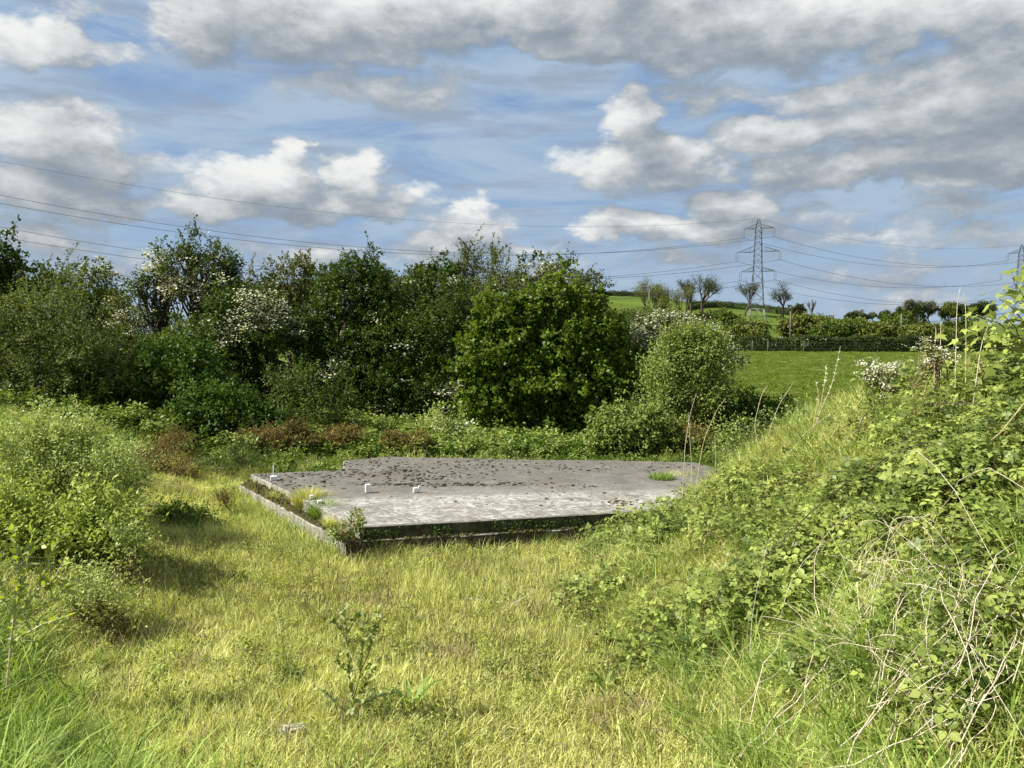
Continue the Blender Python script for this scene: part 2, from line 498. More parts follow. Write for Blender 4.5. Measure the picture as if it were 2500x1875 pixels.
def concrete_mat(side=False):
    m = bpy.data.materials.new('weathered_concrete_side' if side else 'weathered_concrete'); m.use_nodes = True
    t = NT(m.node_tree); t.n.clear()
    geo = t.node('ShaderNodeNewGeometry'); pos = geo.outputs['Position']
    a = t.noise(pos, .55, 4, .6); b = t.noise(pos, 3.0, 6, .68); c = t.noise(t.vmath('ADD', pos, t.vmath('MULTIPLY', t.noise(pos, 2.0, 3, .6, color=True), (.5, .5, .5))), 11.0, 7, .75)
    fine = t.noise(pos, 60, 3, .6)
    grey = t.mix(t.sstep(fine, .3, .7), (.150, .142, .126), (.215, .205, .184))
    pink = t.mix(t.sstep(a, .42, .6), grey, (.190, .174, .152))
    lich = t.math('MULTIPLY', t.sstep(c, .42, .58), t.sstep(b, .32, .62))
    sx = t.node('ShaderNodeSeparateXYZ'); t.put(sx.inputs[0], pos)
    zone = t.math('ADD', sx.outputs[1], t.math('MULTIPLY', sx.outputs[0], -.12))
    front = t.sstep(t.math('ADD', zone, t.math('MULTIPLY', t.math('SUBTRACT', b, .5), 1.4)), 12.9, 13.3, 1.0, .25)
    strip = t.math('MULTIPLY', t.sstep(zone, 12.5, 12.8), t.sstep(zone, 13.0, 13.3, 1, 0))
    lich = t.math('MULTIPLY', lich, front)
    col = t.mix(lich, pink, (.50, .49, .44))
    col = t.mix(t.math('MULTIPLY', t.math('MULTIPLY', strip, t.sstep(c, .4, .55)), .5), col, (.40, .39, .35))
    dk = t.sstep(t.noise(pos, 1.7, 5, .65), .56, .72)
    col = t.mix(t.math('MULTIPLY', dk, .65), col, (.09, .083, .07))
    back = t.sstep(t.math('ADD', zone, t.math('MULTIPLY', t.math('SUBTRACT', t.noise(pos, 1.1, 5, .7), .5), 2.6)), 12.9, 14.2)
    back = t.math('MULTIPLY', back, t.sstep(t.noise(pos, 2.3, 6, .72), .34, .60, .45, 1.0))
    col = t.mix(t.math('MULTIPLY', back, .62), col, (.085, .078, .062))
    vo = t.node('ShaderNodeTexVoronoi', feature='DISTANCE_TO_EDGE')
    t.put(vo.inputs['Vector'], t.vmath('ADD', pos, t.vmath('MULTIPLY', t.noise(pos, 3.0, 4, .7, color=True), (.35, .35, 0)))); vo.inputs['Scale'].default_value = .42
    crack = t.math('MULTIPLY', t.sstep(vo.outputs['Distance'], .002, .008, 1, 0), t.sstep(t.noise(pos, .6, 2, .5), .45, .55))
    col = t.mix(t.math('MULTIPLY', crack, .4), col, (.03, .03, .02))
    stn = t.sstep(t.noise(t.vmath('MULTIPLY', pos, (1, 1.8, 1)), .8, 6, .7), .50, .60)
    col = t.mix(t.math('MULTIPLY', stn, .35), col, (.12, .108, .088))
    # tamped ridges run slantwise over the near part
    ang = math.radians(38)
    u = t.math('ADD', t.math('MULTIPLY', sx.outputs[0], math.cos(ang)), t.math('MULTIPLY', sx.outputs[1], math.sin(ang)))
    rid = t.math('SINE', t.math('MULTIPLY', t.math('ADD', u, t.math('MULTIPLY', a, .05)), 95))
    rz_ = t.math('MULTIPLY', rid, t.sstep(zone, 12.1, 12.6, 1, .12))
    if side:
        st = t.noise(t.vmath('MULTIPLY', pos, (9, 9, 1.2)), 1.0, 5, .65)
        col = t.mix(t.sstep(st, .35, .62), (.20, .19, .165), (.34, .32, .28))
        col = t.mix(t.sstep(c, .5, .62), col, (.10, .105, .055))
    else:
        col = t.mix(t.math('MULTIPLY', t.math('MULTIPLY', t.sstep(rz_, -.1, -.9), t.sstep(a, .45, .58)), .35), col, (.2, .18, .16))
    p = t.node('ShaderNodeBsdfPrincipled')
    t.put(p.inputs['Base Color'], col); p.inputs['Roughness'].default_value = .88
    p.inputs['Specular IOR Level'].default_value = .25
    bm_ = t.node('ShaderNodeBump'); bm_.inputs['Strength'].default_value = .8; bm_.inputs['Distance'].default_value = .012
    h = t.math('ADD', t.math('MULTIPLY', rz_, .0 if side else .10), t.math('ADD', t.math('MULTIPLY', b, 1.2), t.math('MULTIPLY', fine, .35)))
    t.put(bm_.inputs['Height'], h); t.l.new(bm_.outputs[0], p.inputs['Normal'])
    o = t.node('ShaderNodeOutputMaterial'); t.l.new(p.outputs[0], o.inputs['Surface'])
    return m
M_CONC = concrete_mat(); M_CSIDE = concrete_mat(True)
M_SHADE_ALGAE = solid_mat('shade_and_algae_concrete', (.020, .022, .014), (.085, .080, .055), .9, 7, bump=.4)  # front face shade painted into the colour, together with algae staining

def offset_poly(poly, ds):
    """move each edge outward by its own distance"""
    n = len(poly); out = []
    P_ = [Vector(p) for p in poly]
    nrm = []
    for k in range(n):
        e = P_[(k + 1) % n] - P_[k]; nrm.append(Vector((e.y, -e.x)).normalized())
    for k in range(n):
        a, b = nrm[k - 1], nrm[k]; da, db = ds[k - 1], ds[k]
        det = a.x * b.y - a.y * b.x
        if abs(det) < .12: out.append(P_[k] + (a + b).normalized() * (da + db) / 2)
        else: out.append(P_[k] + Vector(((da * b.y - db * a.y) / det, (a.x * db - b.x * da) / det)))
    return out
def prism(name, poly, z0, z1, mats, parent, wob=.012, seed=1, subdiv=.22):
    import bmesh
    rnd = random.Random(seed)
    pts = []
    n = len(poly)
    for k in range(n):
        a = Vector(poly[k]); b = Vector(poly[(k + 1) % n]); m_ = max(1, int((b - a).length / subdiv))
        nn = Vector((-(b - a).y, (b - a).x)).normalized()
        for j in range(m_):
            w = 0 if j == 0 else rnd.uniform(-wob, wob)
            pts.append(a.lerp(b, j / m_) + nn * w)
    bm = bmesh.new()
    top = [bm.verts.new((p.x, p.y, z1 + rnd.uniform(-.003, .003))) for p in pts]
    cen = sum(pts, Vector((0, 0))) / len(pts)
    rim = [bm.verts.new((p.x, p.y, z1 - .018)) for p in pts]
    bot = [bm.verts.new((p.x, p.y, z0)) for p in pts]
    inn = []
    for k, p in enumerate(pts):
        a, b = pts[k - 1], pts[(k + 1) % len(pts)]
        nn = Vector((-(b - a).y, (b - a).x)).normalized()
        v = top[k]; v.co.x += nn.x * .014; v.co.y += nn.y * .014
    f = bm.faces.new(top); f.material_index = 0
    N_ = len(pts)
    for k in range(N_):
        q = bm.faces.new((rim[k], rim[(k + 1) % N_], top[(k + 1) % N_], top[k])); q.material_index = 1
        q = bm.faces.new((bot[k], bot[(k + 1) % N_], rim[(k + 1) % N_], rim[k])); q.material_index = 1
    bm.normal_update()
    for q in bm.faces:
        if q is not f and q.normal.y < -.8 and len(mats) > 2: q.material_index = 2  # faces turned to the viewer get the colour with painted shade and algae
    bmesh.ops.triangulate(bm, faces=[f])
    me = bpy.data.meshes.new(name); bm.to_mesh(me); bm.free()
    return link(name, me, mats, parent)

slab = thing('concrete_slab', 'large weathered grey concrete slab lying in the clearing', 'concrete slab', (0, 0, 0))
deck = prism('deck', DECK, ZF + .003, ZT, [M_CONC, M_CSIDE, M_SHADE_ALGAE], slab, seed=3)
ds = [.045] * len(DECK); ds[-1] = .2
FOOT = offset_poly(DECK, ds)
prism('footing', FOOT, -.25, ZF, [M_SHADE_ALGAE, M_CSIDE, M_SHADE_ALGAE], slab, wob=.035, seed=5)

M_MOSS = leaf_mat('dark_moss', (.018, .014, .008), (.060, .045, .022), rough=.95, trans=0.0, spec=.1, big=5)
M_MOSSG = leaf_mat('green_moss', (.030, .030, .012), (.13, .115, .035), rough=.95, trans=0.0, spec=.1, big=8)
def inside(poly, x, y):
    c = False; n = len(poly); j = n - 1
    for k in range(n):
        xi, yi = poly[k]; xj, yj = poly[j]
        if (yi > y) != (yj > y) and x < (xj - xi) * (y - yi) / (yj - yi) + xi: c = not c
        j = k
    return c
def blob(g, x, y, z, r, h, rnd, tint):
    k = 6; ph = rnd.uniform(0, 6.28)
    ring = [(x + math.cos(ph + a * 6.2832 / k) * r * rnd.uniform(.6, 1.25), y + math.sin(ph + a * 6.2832 / k) * r * .8 * rnd.uniform(.6, 1.25), z - .002) for a in range(k)]
    mid = [(x + (p[0] - x) * .6, y + (p[1] - y) * .6, z + h * rnd.uniform(.6, 1.1)) for p in ring]
    V_ = ring + mid + [(x, y, z + h)]
    Q_ = [[a, (a + 1) % k, k + (a + 1) % k, k + a] for a in range(k)]
    T_ = [[k + a, k + (a + 1) % k, 2 * k] for a in range(k)]
    g.add(V_, Q_, T_, tint)
g = Geo(); rnd = random.Random(11); cnt = 0
# moss cushions gather in drifts, mostly over the far and left part
drifts = [((760, 1150), 90, 22, 150), ((700, 1185), 70, 14, 120), ((640, 1160), 40, 8, 30), ((900, 1125), 60, 12, 80), ((960, 1150), 130, 20, 300), ((1040, 1165), 90, 10, 140),
          ((1150, 1135), 120, 16, 130), ((1000, 1183), 130, 4, 130), ((1150, 1184), 110, 3, 90), ((1240, 1180), 60, 3, 30), ((1350, 1140), 160, 12, 90), ((1460, 1145), 90, 10, 50), ((1430, 1190), 70, 9, 50),
          ((1520, 1228), 34, 7, 70), ((1200, 1125), 180, 7, 60), ((830, 1160), 80, 20, 80), ((1250, 1160), 300, 30, 90), ((1620, 1140), 80, 8, 40), ((1200, 1220), 280, 20, 30)]
for (cx, cy), sx_, sy_, n_ in drifts:
    for _ in range(int(n_ * 1.4)):
        px, py = rnd.gauss(cx, sx_ * .6), rnd.gauss(cy, sy_ * .6)
        if py < 1112: continue
        x, y = deck_pt(px, py)
        if not inside(DECK, x, y): continue
        r = .009 + .045 * rnd.random() ** 3
        blob(g, x, y, ZT, r * .95, r * rnd.uniform(.2, .45), rnd, rnd.random())
link('moss', g.mesh('moss', True), M_MOSS, slab, kind='stuff')
# brown and green moss matted along the footing's ledge on the left
g = Geo()
A_, B_ = Vector(DECK[-1]), Vector(DECK[0])
out = Vector(((B_ - A_).y, -(B_ - A_).x)).normalized()
for _ in range(900):
    t_ = rnd.random()
    if .55 < t_ < .62 and rnd.random() < .6: continue
    d_ = rnd.uniform(.0, .17)
    p = A_.lerp(B_, t_) + out * d_
    hgt = .05 + .1 * (1 - d_ / .2) if t_ < .45 else .03
    blob(g, p.x, p.y, ZF, rnd.uniform(.02, .055), hgt * rnd.uniform(.4, 1), rnd, rnd.random() * .6)
for _ in range(160):                       # moss and soil on the front ledge
    t_ = rnd.random() ** .8
    p = Vector(DECK[0]).lerp(Vector(DECK[3]), t_)
    blob(g, p.x + rnd.uniform(0, .05), p.y - rnd.uniform(.0, .07), ZF, rnd.uniform(.015, .035), rnd.uniform(.01, .03), rnd, rnd.random())
link('ledge_moss', g.mesh('ledge_moss', True), M_MOSSG, slab, kind='stuff')

# ------------------------------------------------------------------ white stubs standing on the slab
M_WHITE = solid_mat('white_paint', (.74, .76, .78), (.82, .83, .84), .5, 20)
M_ROD = solid_mat('pale_blue_rod', (.45, .60, .68), (.6, .72, .78), .4, 30)
def bevel_box(name, s, mat, parent, loc=(0, 0, 0), rot=(0, 0, 0), bev=.006, taper=1):
    import bmesh
    bm = bmesh.new(); bmesh.ops.create_cube(bm, size=1)
    for v in bm.verts:
        k = taper if v.co.z > 0 else 1
        v.co = Vector((v.co.x * s[0] * k, v.co.y * s[1] * k, (v.co.z + .5) * s[2]))
    bmesh.ops.bevel(bm, geom=bm.edges[:] + bm.verts[:], offset=bev, segments=2, affect='EDGES')
    me = bpy.data.meshes.new(name); bm.to_mesh(me); bm.free()
    o = link(name, me, mat, parent); o.location = loc; o.rotation_euler = rot
    return o
def stub(px, py, w, h, rz, label, extra=None):
    x, y = deck_pt(px, py)
    t_ = thing('white_stub', label, 'block', (x, y, ZT), rz, 'white stubs standing on the slab')
    bevel_box('body', (w, w, h), M_WHITE, t_)
    bevel_box('foot', (w * 1.12, w * 1.12, .012), M_CSIDE, t_, bev=.003)
    return t_
t_ = stub(668, 1173, .115, .085, .35, 'white block with an upright thin rod on the slab back corner')
g = Geo(); g.tube([(0, 0, .08), (.0, 0, .16), (.002, 0, .29)], .008, 8)
r_ = link('rod', g.mesh('rod', True), M_ROD, t_)
g = Geo(); g.tube([(0, 0, .085), (0, 0, .1)], .016, 8); link('collar', g.mesh('collar', True), M_ROD, t_)
stub(762, 1218, .075, .065, .35, 'white low block beside the grass tuft on the slab')
stub(781, 1229, .075, .05, .35, 'small white cube nearest the front of the slab')
stub(898, 1203, .085, .15, .35, 'tallest plain white stub in the middle of the slab')
t_ = stub(1014, 1203, .07, .09, .35, 'short white stub with a broken leaning cap on the slab')
bevel_box('cap', (.055, .03, .11), M_WHITE, t_, (.045, 0, .008), (0, .42, .2), .004)
# ------------------------------------------------------------------ foliage materials
M_HAW = leaf_mat('hawthorn_leaf', (.018, .036, .006), (.115, .160, .028), rough=.5, trans=.30, big=.9)
M_HAWB = leaf_mat('hawthorn_leaf_olive', (.040, .052, .012), (.170, .190, .055), rough=.6, trans=.28, big=1.1)
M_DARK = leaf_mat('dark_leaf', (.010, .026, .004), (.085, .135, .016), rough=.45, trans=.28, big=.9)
M_MAPLE = leaf_mat('maple_leaf', (.030, .066, .008), (.180, .255, .032), rough=.42, trans=.36, big=.7)
M_WILLOW = leaf_mat('willow_leaf', (.130, .175, .035), (.560, .640, .230), rough=.5, trans=.32, big=1.6, back=(.30, .34, .20))
M_WILLOWF = leaf_mat('pale_bush_leaf', (.085, .120, .024), (.310, .375, .105), rough=.5, trans=.32, big=1.2)
M_WILLOWG = leaf_mat('young_willow_leaf', (.150, .205, .028), (.470, .540, .120), rough=.42, trans=.36, big=1.2, back=(.30, .36, .16))
M_OLIVE = leaf_mat('olive_willow_leaf', (.045, .066, .014), (.195, .235, .070), rough=.6, trans=.3, big=1.4)
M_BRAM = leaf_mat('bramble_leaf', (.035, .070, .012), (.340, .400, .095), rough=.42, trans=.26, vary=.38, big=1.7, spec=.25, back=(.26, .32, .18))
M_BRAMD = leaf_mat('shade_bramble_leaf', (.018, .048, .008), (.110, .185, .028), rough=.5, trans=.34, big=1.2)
M_GORSE = leaf_mat('dried_gorse', (.070, .058, .016), (.285, .215, .070), rough=.8, trans=.15, big=1.8)
M_GORSEG = leaf_mat('gorse_green', (.035, .060, .012), (.110, .135, .028), rough=.7, trans=.15, big=1.8)
M_GRASS = leaf_mat('meadow_grass', (.250, .270, .055), (.830, .830, .340), rough=.6, trans=.28, big=.55, vary=.30, spec=.12, dry=(.40, .34, .19), dryamt=.07)
M_LUSH = leaf_mat('lush_grass', (.055, .125, .014), (.420, .540, .130), rough=.5, trans=.32, big=.9, vary=.3, spec=.15)
M_DRY = leaf_mat('dry_grass', (.330, .340, .090), (.800, .760, .400), rough=.7, trans=.28, big=.6, vary=.35, spec=.15)
M_BLOS = leaf_mat('blossom', (.58, .56, .44), (.84, .83, .75), rough=.7, trans=.25, big=4, vary=.15, spec=.2)
M_BARK = solid_mat('bark', (.045, .036, .026), (.12, .10, .075), .9, 9)
M_BARKG = solid_mat('grey_bark', (.12, .105, .08), (.26, .235, .19), .85, 14)
M_TWIG = solid_mat('green_brown_twig', (.13, .10, .045), (.25, .20, .09), .7, 20)
M_CANE = solid_mat('dark_bramble_cane', (.030, .020, .016), (.10, .060, .040), .55, 20)
M_DEAD = solid_mat('dead_cane', (.38, .32, .23), (.68, .60, .46), .75, 30)
M_HEAD = solid_mat('brown_seed_head', (.05, .035, .02), (.14, .09, .045), .8, 30)
M_STALK = solid_mat('straw_stalk', (.38, .34, .16), (.62, .54, .30), .7, 20)
M_YEL = solid_mat('yellow_petal', (.80, .62, .02), (.86, .74, .05), .6, 20)

def rdirs(rng, n):
    v = rng.normal(size=(n, 3)); return norm(v)

def crown_leaves(rng, lobes, n_leaves, L, W, clump=.34, per=56, sprig=.34, up=.35, shell=.5, jag=.22, back=.5, low=.45, jit=.05, nrm_up=.9):
    """leaf positions over uneven lobes: clumps on the lobes, sprigs in a clump, leaves along a sprig"""
    lb = np.array(lobes, float)
    area = (lb[:, 3] * lb[:, 5] + lb[:, 3] * lb[:, 4] + lb[:, 4] * lb[:, 5])
    nc = max(4, int(n_leaves / per))
    k = 0; Cs = []; Us = []
    while k < nc:
        li = rng.choice(len(lb), nc, p=area / area.sum())
        u = rdirs(rng, nc)
        keep = rng.random(nc) < np.where(u[:, 1] > .2, back, 1) * np.where(u[:, 2] < -.35, low, 1)
        r = 1 - shell * rng.random(nc) ** 1.6
        ph = lb[li, 0] * 1.7
        nz = np.sin(u[:, 0] * 5.3 + ph) * np.sin(u[:, 1] * 4.1 + ph * 2) + np.sin(u[:, 2] * 6.7 + ph * 1.3) * .7
        C = lb[li, :3] + u * lb[li, 3:] * (r * (1 + jag * nz))[:, None]
        # drop clumps buried deep in another lobe
        q = ((C[:, None] - lb[None, :, :3]) / lb[None, :, 3:]); q = (q ** 2).sum(-1)
        q[np.arange(nc), li] = 9
        keep &= (q.min(1) > .42) | (rng.random(nc) < .25)
        Cs.append(C[keep]); Us.append(u[keep]); k += keep.sum()
    C = np.concatenate(Cs)[:nc]; U = np.concatenate(Us)[:nc]
    ns = 7; nl = max(3, per // ns)
    sd = norm(U[:, None] * .7 + rng.normal(size=(nc, ns, 3)) * .65 + np.array([0, 0, up]))
    s0 = C[:, None] + rng.normal(size=(nc, ns, 3)) * clump * .42
    sl = sprig * rng.uniform(.5, 1.4, (nc, ns))
    t = rng.random((nc, ns, nl)) ** .85
    Pp = s0[:, :, None] + sd[:, :, None] * (sl[:, :, None] * t)[..., None]
    Pp[..., 2] -= (t * t * sl[:, :, None]) * .12
    Pp = Pp + rng.normal(size=Pp.shape) * jit
    ld = norm(sd[:, :, None] * .5 + rng.normal(size=Pp.shape) * .7)
    N_ = norm(np.array([0, 0, nrm_up]) + U[:, None, None] * .5 + rng.normal(size=Pp.shape) * .55)
    ct = rng.random(nc)[:, None, None]
    tint = np.clip(ct * .45 + rng.random(t.shape) * .4 + t * .2, 0, 1)
    n = nc * ns * nl
    Ls = L * rng.uniform(.65, 1.3, n); Ws = W * rng.uniform(.7, 1.25, n)
    tips = (s0 + sd * sl[..., None]).reshape(-1, 3)
    return Pp.reshape(-1, 3), ld.reshape(-1, 3), N_.reshape(-1, 3), Ls, Ws, tint.ravel(), C, tips, sd.reshape(-1, 3)

def shoots(rng, g, gw, tops, n, length, L, W, lean=(0, 0)):
    """long young shoots that stand out of the outline"""
    tops = np.asarray(tops)
    for k in range(n):
        p = tops[rng.integers(len(tops))]
        d = norm(np.array([rng.normal() * .35 + lean[0], rng.normal() * .3, 1.0]))
        ln = length * rng.uniform(.5, 1.3)
        s = np.linspace(0, 1, 6)
        crv = rng.normal(size=3) * .18; crv[2] = -abs(crv[2])
        pts = p + d * ln * s[:, None] + crv * (s ** 2)[:, None] * ln
        gw.tube(pts, np.linspace(.012, .004, 6) * (length ** .5), 3, False)
        m = int(ln / (L * .38)) + 3
        tt = rng.random(m) ** .9
        pos = p + d * ln * tt[:, None] + crv * (tt ** 2)[:, None] * ln
        ld = norm(d * .5 + rng.normal(size=(m, 3)) * .7)
        add_leaves(g, pos + rng.normal(size=pos.shape) * .02, ld, norm(rng.normal(size=(m, 3)) * .5 + [0, 0, 1]), L * rng.uniform(.7, 1.3, m), W * rng.uniform(.7, 1.2, m), rng.uniform(.45, 1, m))

def limb(gw, a, b, r0, r1, rng, sides=5, wig=.12, n=6):
    a = np.asarray(a, float); b = np.asarray(b, float)
    s = np.linspace(0, 1, n); ln = np.linalg.norm(b - a)
    off = rng.normal(size=3) * wig * ln
    pts = a + (b - a) * s[:, None] + off * (np.sin(s * math.pi))[:, None] + rng.normal(size=(n, 3)) * ln * .02
    pts[0] = a; pts[-1] = b
    pts[:, 2] += np.sin(s * math.pi) * ln * .05
    gw.tube(pts, np.linspace(r0, r1, n), sides, False)
    return pts

def px_lobe(px, py, rx, ry, Y, d=None, base=None):
    x, y, z = at(px, py, Y); k = Y / F
    a = rx * k; b = ry * k
    return (x - base[0], y - base[1], z - base[2], a, (d if d is not None else min(a, b) * .9 + .15), b)

def tree(name, label, cat, base_px, Y, lobes, n, L, W, mat, seed, group=None, bark=None, trunk_r=.1, stems=1, blossom=0.0, bl_n=8, bl_size=.062, zone=None, shoot=0,
         shoot_len=.7, per=56, clump=.34, sprig=.34, up=.35, shell=.5, jag=.22, twigs=2, low=.45, bark2=None, parts=('trunk', 'crown'), back=.5, lean=(0, 0), jit=.05, stuff=True, base=None, limb_r=.5, share=None):
    rng = np.random.default_rng(seed)
    if 18 < Y < 40: n = int(n * 1.9); L = L * 1.28; W = W * 1.28; clump = clump * .85; sprig = sprig * .75; jit = jit * .6
    if base is None:
        x, _, _ = at(base_px, 900, Y); base = (x, Y, gzs(x, Y))
    o = thing(name, label, cat, base, 0, group)
    lb = [px_lobe(*l[:4], l[4] if len(l) > 4 else Y, l[5] if len(l) > 5 else None, base) for l in lobes]
    P_, D_, N_, Ls, Ws, tint, C, tips, sdir = crown_leaves(rng, lb, n, L, W, clump, per, sprig, up, shell, jag, back, low, jit)
    g = Geo(); gws = [Geo() for _ in range(stems)]; gw = gws[0]
    # nothing below the ground
    zg = gz(P_[:, 0] + base[0], P_[:, 1] + base[1]) - base[2]
    ok = P_[:, 2] > zg + .03
    add_leaves(g, P_[ok], D_[ok], N_[ok], Ls[ok], Ws[ok], tint[ok])
    # trunk, limbs and twigs
    st = [np.array([rng.normal() * .08 * (stems > 1) * 2, rng.normal() * .1 * (stems > 1), -.05]) for _ in range(stems)]
    for k, l in enumerate(lb):
        s = st[k % stems]; c = np.array(l[:3]); gw = gws[k % stems]
        r = trunk_r * (1.0 if k < stems else .6)
        pts = limb(gw, s, c + np.array([0, 0, l[5] * .15]), r, r * .35, rng, 6, .08, 8)
        near = C[np.argsort(((C - c) ** 2).sum(1))[:40]]
        for q in range(min(len(near), 5 * twigs)):
            e = near[rng.integers(len(near))]
            limb(gw, pts[rng.integers(3, 8)], e, r * .3, .012, rng, 4, .1, 5)
    if shoot:
        o_ = np.argsort(-C[:, 2]); top = C[o_[:max(8, len(C) // 7)]]
        shoots(rng, g, g, top, shoot, shoot_len, L, W, lean)
    c_ = link(parts[1], g.mesh(parts[1]), mat, o, kind='stuff' if stuff else None)
    for gw in gws:
        if gw.n: link(parts[0] if stems == 1 else 'stem', gw.mesh('stem', True), bark or M_BARK, o)
    if blossom:
        if Y > 18: bl_size *= 1.4
        gb = Geo()
        f = np.sin(tips[:, 0] * 1.9 + seed) * np.sin(tips[:, 2] * 2.3 + seed * 2) + np.sin(tips[:, 0] * .8 + tips[:, 2] * 1.1 + seed * .7)
        thr = np.quantile(f, 1 - blossom)
        sel = np.where(((f > thr) & (rng.random(len(tips)) < .75)) | (rng.random(len(tips)) < blossom * .12))[0]
        if zone is not None:
            tx = tips[sel] + np.array(base)
            sel = sel[zone(tx[:, 0], tx[:, 1], tx[:, 2])]
        T_ = tips[sel]
        T_ = T_[T_[:, 2] > gz(T_[:, 0] + base[0], T_[:, 1] + base[1]) - base[2] + .1]
        m = len(T_)
        # flat heads of small flowers, several along each spray
        pos = np.repeat(T_, bl_n, 0) + rng.normal(size=(m * bl_n, 3)) * np.array([bl_size * 1.5, bl_size * 1.2, bl_size * .6])
        add_leaves(gb, pos, norm(rng.normal(size=pos.shape) * [1, 1, .3]), norm(rng.normal(size=pos.shape) * .45 + [0, 0, 1]), bl_size * rng.uniform(.6, 1.2, len(pos)), bl_size * rng.uniform(.6, 1.1, len(pos)), rng.random(len(pos)), fold=-.15, wide=.5)
        if m: link('blossom', gb.mesh('blossom'), M_BLOS, o, kind='stuff')
    return o

# ------------------------------------------------------------------ scattering of uncountable things
def blades(g, rng, n, r, h, w, droop=.5, lean=.35, tint=(0, 1), seg=3, cx=0., cy=0.):
    a = rng.random(n) * 6.2832; rr = r * np.sqrt(rng.random(n))
    b = np.stack([cx + np.cos(a) * rr, cy + np.sin(a) * rr, np.full(n, -.03)], -1)
    az = rng.random(n) * 6.2832
    hh = h * rng.uniform(.45, 1.15, n); ww = w * rng.uniform(.6, 1.3, n)
    ln = lean * rng.random(n) ** .7
    D0 = np.stack([np.cos(az) * ln, np.sin(az) * ln, np.ones(n)], -1)
    dr = droop * rng.random(n)
    side = np.stack([-np.sin(az), np.cos(az), np.zeros(n)], -1)
    tw = rng.normal(size=n) * .6
    side = side * np.cos(tw)[:, None] + np.stack([np.cos(az), np.sin(az), np.zeros(n)], -1) * np.sin(tw)[:, None]
    out = np.stack([np.cos(az), np.sin(az), np.zeros(n)], -1)
    S = [0, .38, .72, 1.0][:seg + 1] if seg == 3 else [0, .55, 1.0]
    rows = []
    for s in S:
        c = b + D0 * (hh * s)[:, None] + out * (dr * hh * s * s)[:, None]
        c[:, 2] -= dr * hh * s ** 3 * .55
        wd = ww * (1 - s) ** .6 if s < 1 else 0 * ww
        rows.append((c, wd))
    V_ = []; k = 0
    for c, wd in rows[:-1]:
        V_ += [c - side * (wd / 2)[:, None], c + side * (wd / 2)[:, None]]
    V_.append(rows[-1][0])
    m = len(V_)
    V_ = np.stack(V_, 1).reshape(-1, 3)
    base = np.arange(n)[:, None] * m
    Q_ = np.concatenate([base + np.array([2 * j, 2 * j + 1, 2 * j + 3, 2 * j + 2]) for j in range(len(rows) - 2)])
    T_ = base + np.array([m - 3, m - 2, m - 1])
    tt = rng.uniform(tint[0], tint[1], n)
    g.add(V_, Q_, T_, np.repeat(tt, m))

def heads(g, rng, n, r, h, size=.03, rad=.004):
    """thin stalks with narrow seed heads"""
    for _ in range(n):
        a = rng.random() * 6.28; rr = r * rng.random() ** .5
        x, y = math.cos(a) * rr, math.sin(a) * rr; hh = h * rng.uniform(.7, 1.2)
        lx, ly = rng.normal() * .12 * hh, rng.normal() * .12 * hh
        g.tube([(x, y, 0), (x + lx * .5, y + ly * .5, hh * .6), (x + lx, y + ly, hh)], .0013, 3, False)
        g.tube([(x + lx, y + ly, hh), (x + lx * 1.15, y + ly * 1.15, hh + size * .5), (x + lx * 1.25, y + ly * 1.25, hh + size)], [rad * .6, rad, rad * .3], 4, True)

def scatter(name, label, cat, src_meshes, mats, pts, rng, smin=.8, smax=1.25, kind='stuff', tilt=.12, idx=None, src_name='tuft', scl=None):
    n = len(pts)
    me = bpy.data.meshes.new(name)
    me.vertices.add(n); me.vertices.foreach_set('co', np.asarray(pts, np.float32).ravel())
    rot = np.stack([rng.normal(size=n) * tilt, rng.normal(size=n) * tilt, rng.random(n) * 6.2832], -1)
    a = me.attributes.new('rot', 'FLOAT_VECTOR', 'POINT'); a.data.foreach_set('vector', rot.astype(np.float32).ravel())
    s = rng.uniform(smin, smax, n) if scl is None else scl
    a = me.attributes.new('scl', 'FLOAT', 'POINT'); a.data.foreach_set('value', s.astype(np.float32))
    a = me.attributes.new('idx', 'INT', 'POINT'); a.data.foreach_set('value', (rng.integers(0, len(src_meshes), n) if idx is None else idx).astype(np.int32))
    o = link(name, me, None, kind=kind, label=label, cat=cat)
    ng = bpy.data.node_groups.new(name + '_scatter', 'GeometryNodeTree')
    ng.interface.new_socket('Geometry', in_out='INPUT', socket_type='NodeSocketGeometry')
    ng.interface.new_socket('Geometry', in_out='OUTPUT', socket_type='NodeSocketGeometry')
    gi = ng.nodes.new('NodeGroupInput'); go = ng.nodes.new('NodeGroupOutput')
    jn = ng.nodes.new('GeometryNodeJoinGeometry')
    for k, (m_, mt) in enumerate(zip(src_meshes, mats)):
        p = pts[(k * 37) % n]
        so = link(src_name, m_, mt, o, kind='stuff'); so.location = p
        oi = ng.nodes.new('GeometryNodeObjectInfo'); oi.inputs['Object'].default_value = so; oi.inputs['As Instance'].default_value = True
        ng.links.new(oi.outputs['Geometry'], jn.inputs[0])
    ip = ng.nodes.new('GeometryNodeInstanceOnPoints')
    ng.links.new(gi.outputs[0], ip.inputs['Points']); ng.links.new(jn.outputs[0], ip.inputs['Instance'])
    ip.inputs['Pick Instance'].default_value = True
    for nm, ty, sk in (('idx', 'INT', 'Instance Index'), ('rot', 'FLOAT_VECTOR', 'Rotation'), ('scl', 'FLOAT', 'Scale')):
        na = ng.nodes.new('GeometryNodeInputNamedAttribute'); na.data_type = ty; na.inputs[0].default_value = nm
        ng.links.new(na.outputs[0], ip.inputs[sk])
    ng.links.new(ip.outputs[0], go.inputs[0])
    md = o.modifiers.new('scatter', 'NODES'); md.node_group = ng
    return o

def tuft_mesh(seed, fn):
    rng = np.random.default_rng(seed); g = Geo(); fn(g, rng); return g.mesh('tuft')

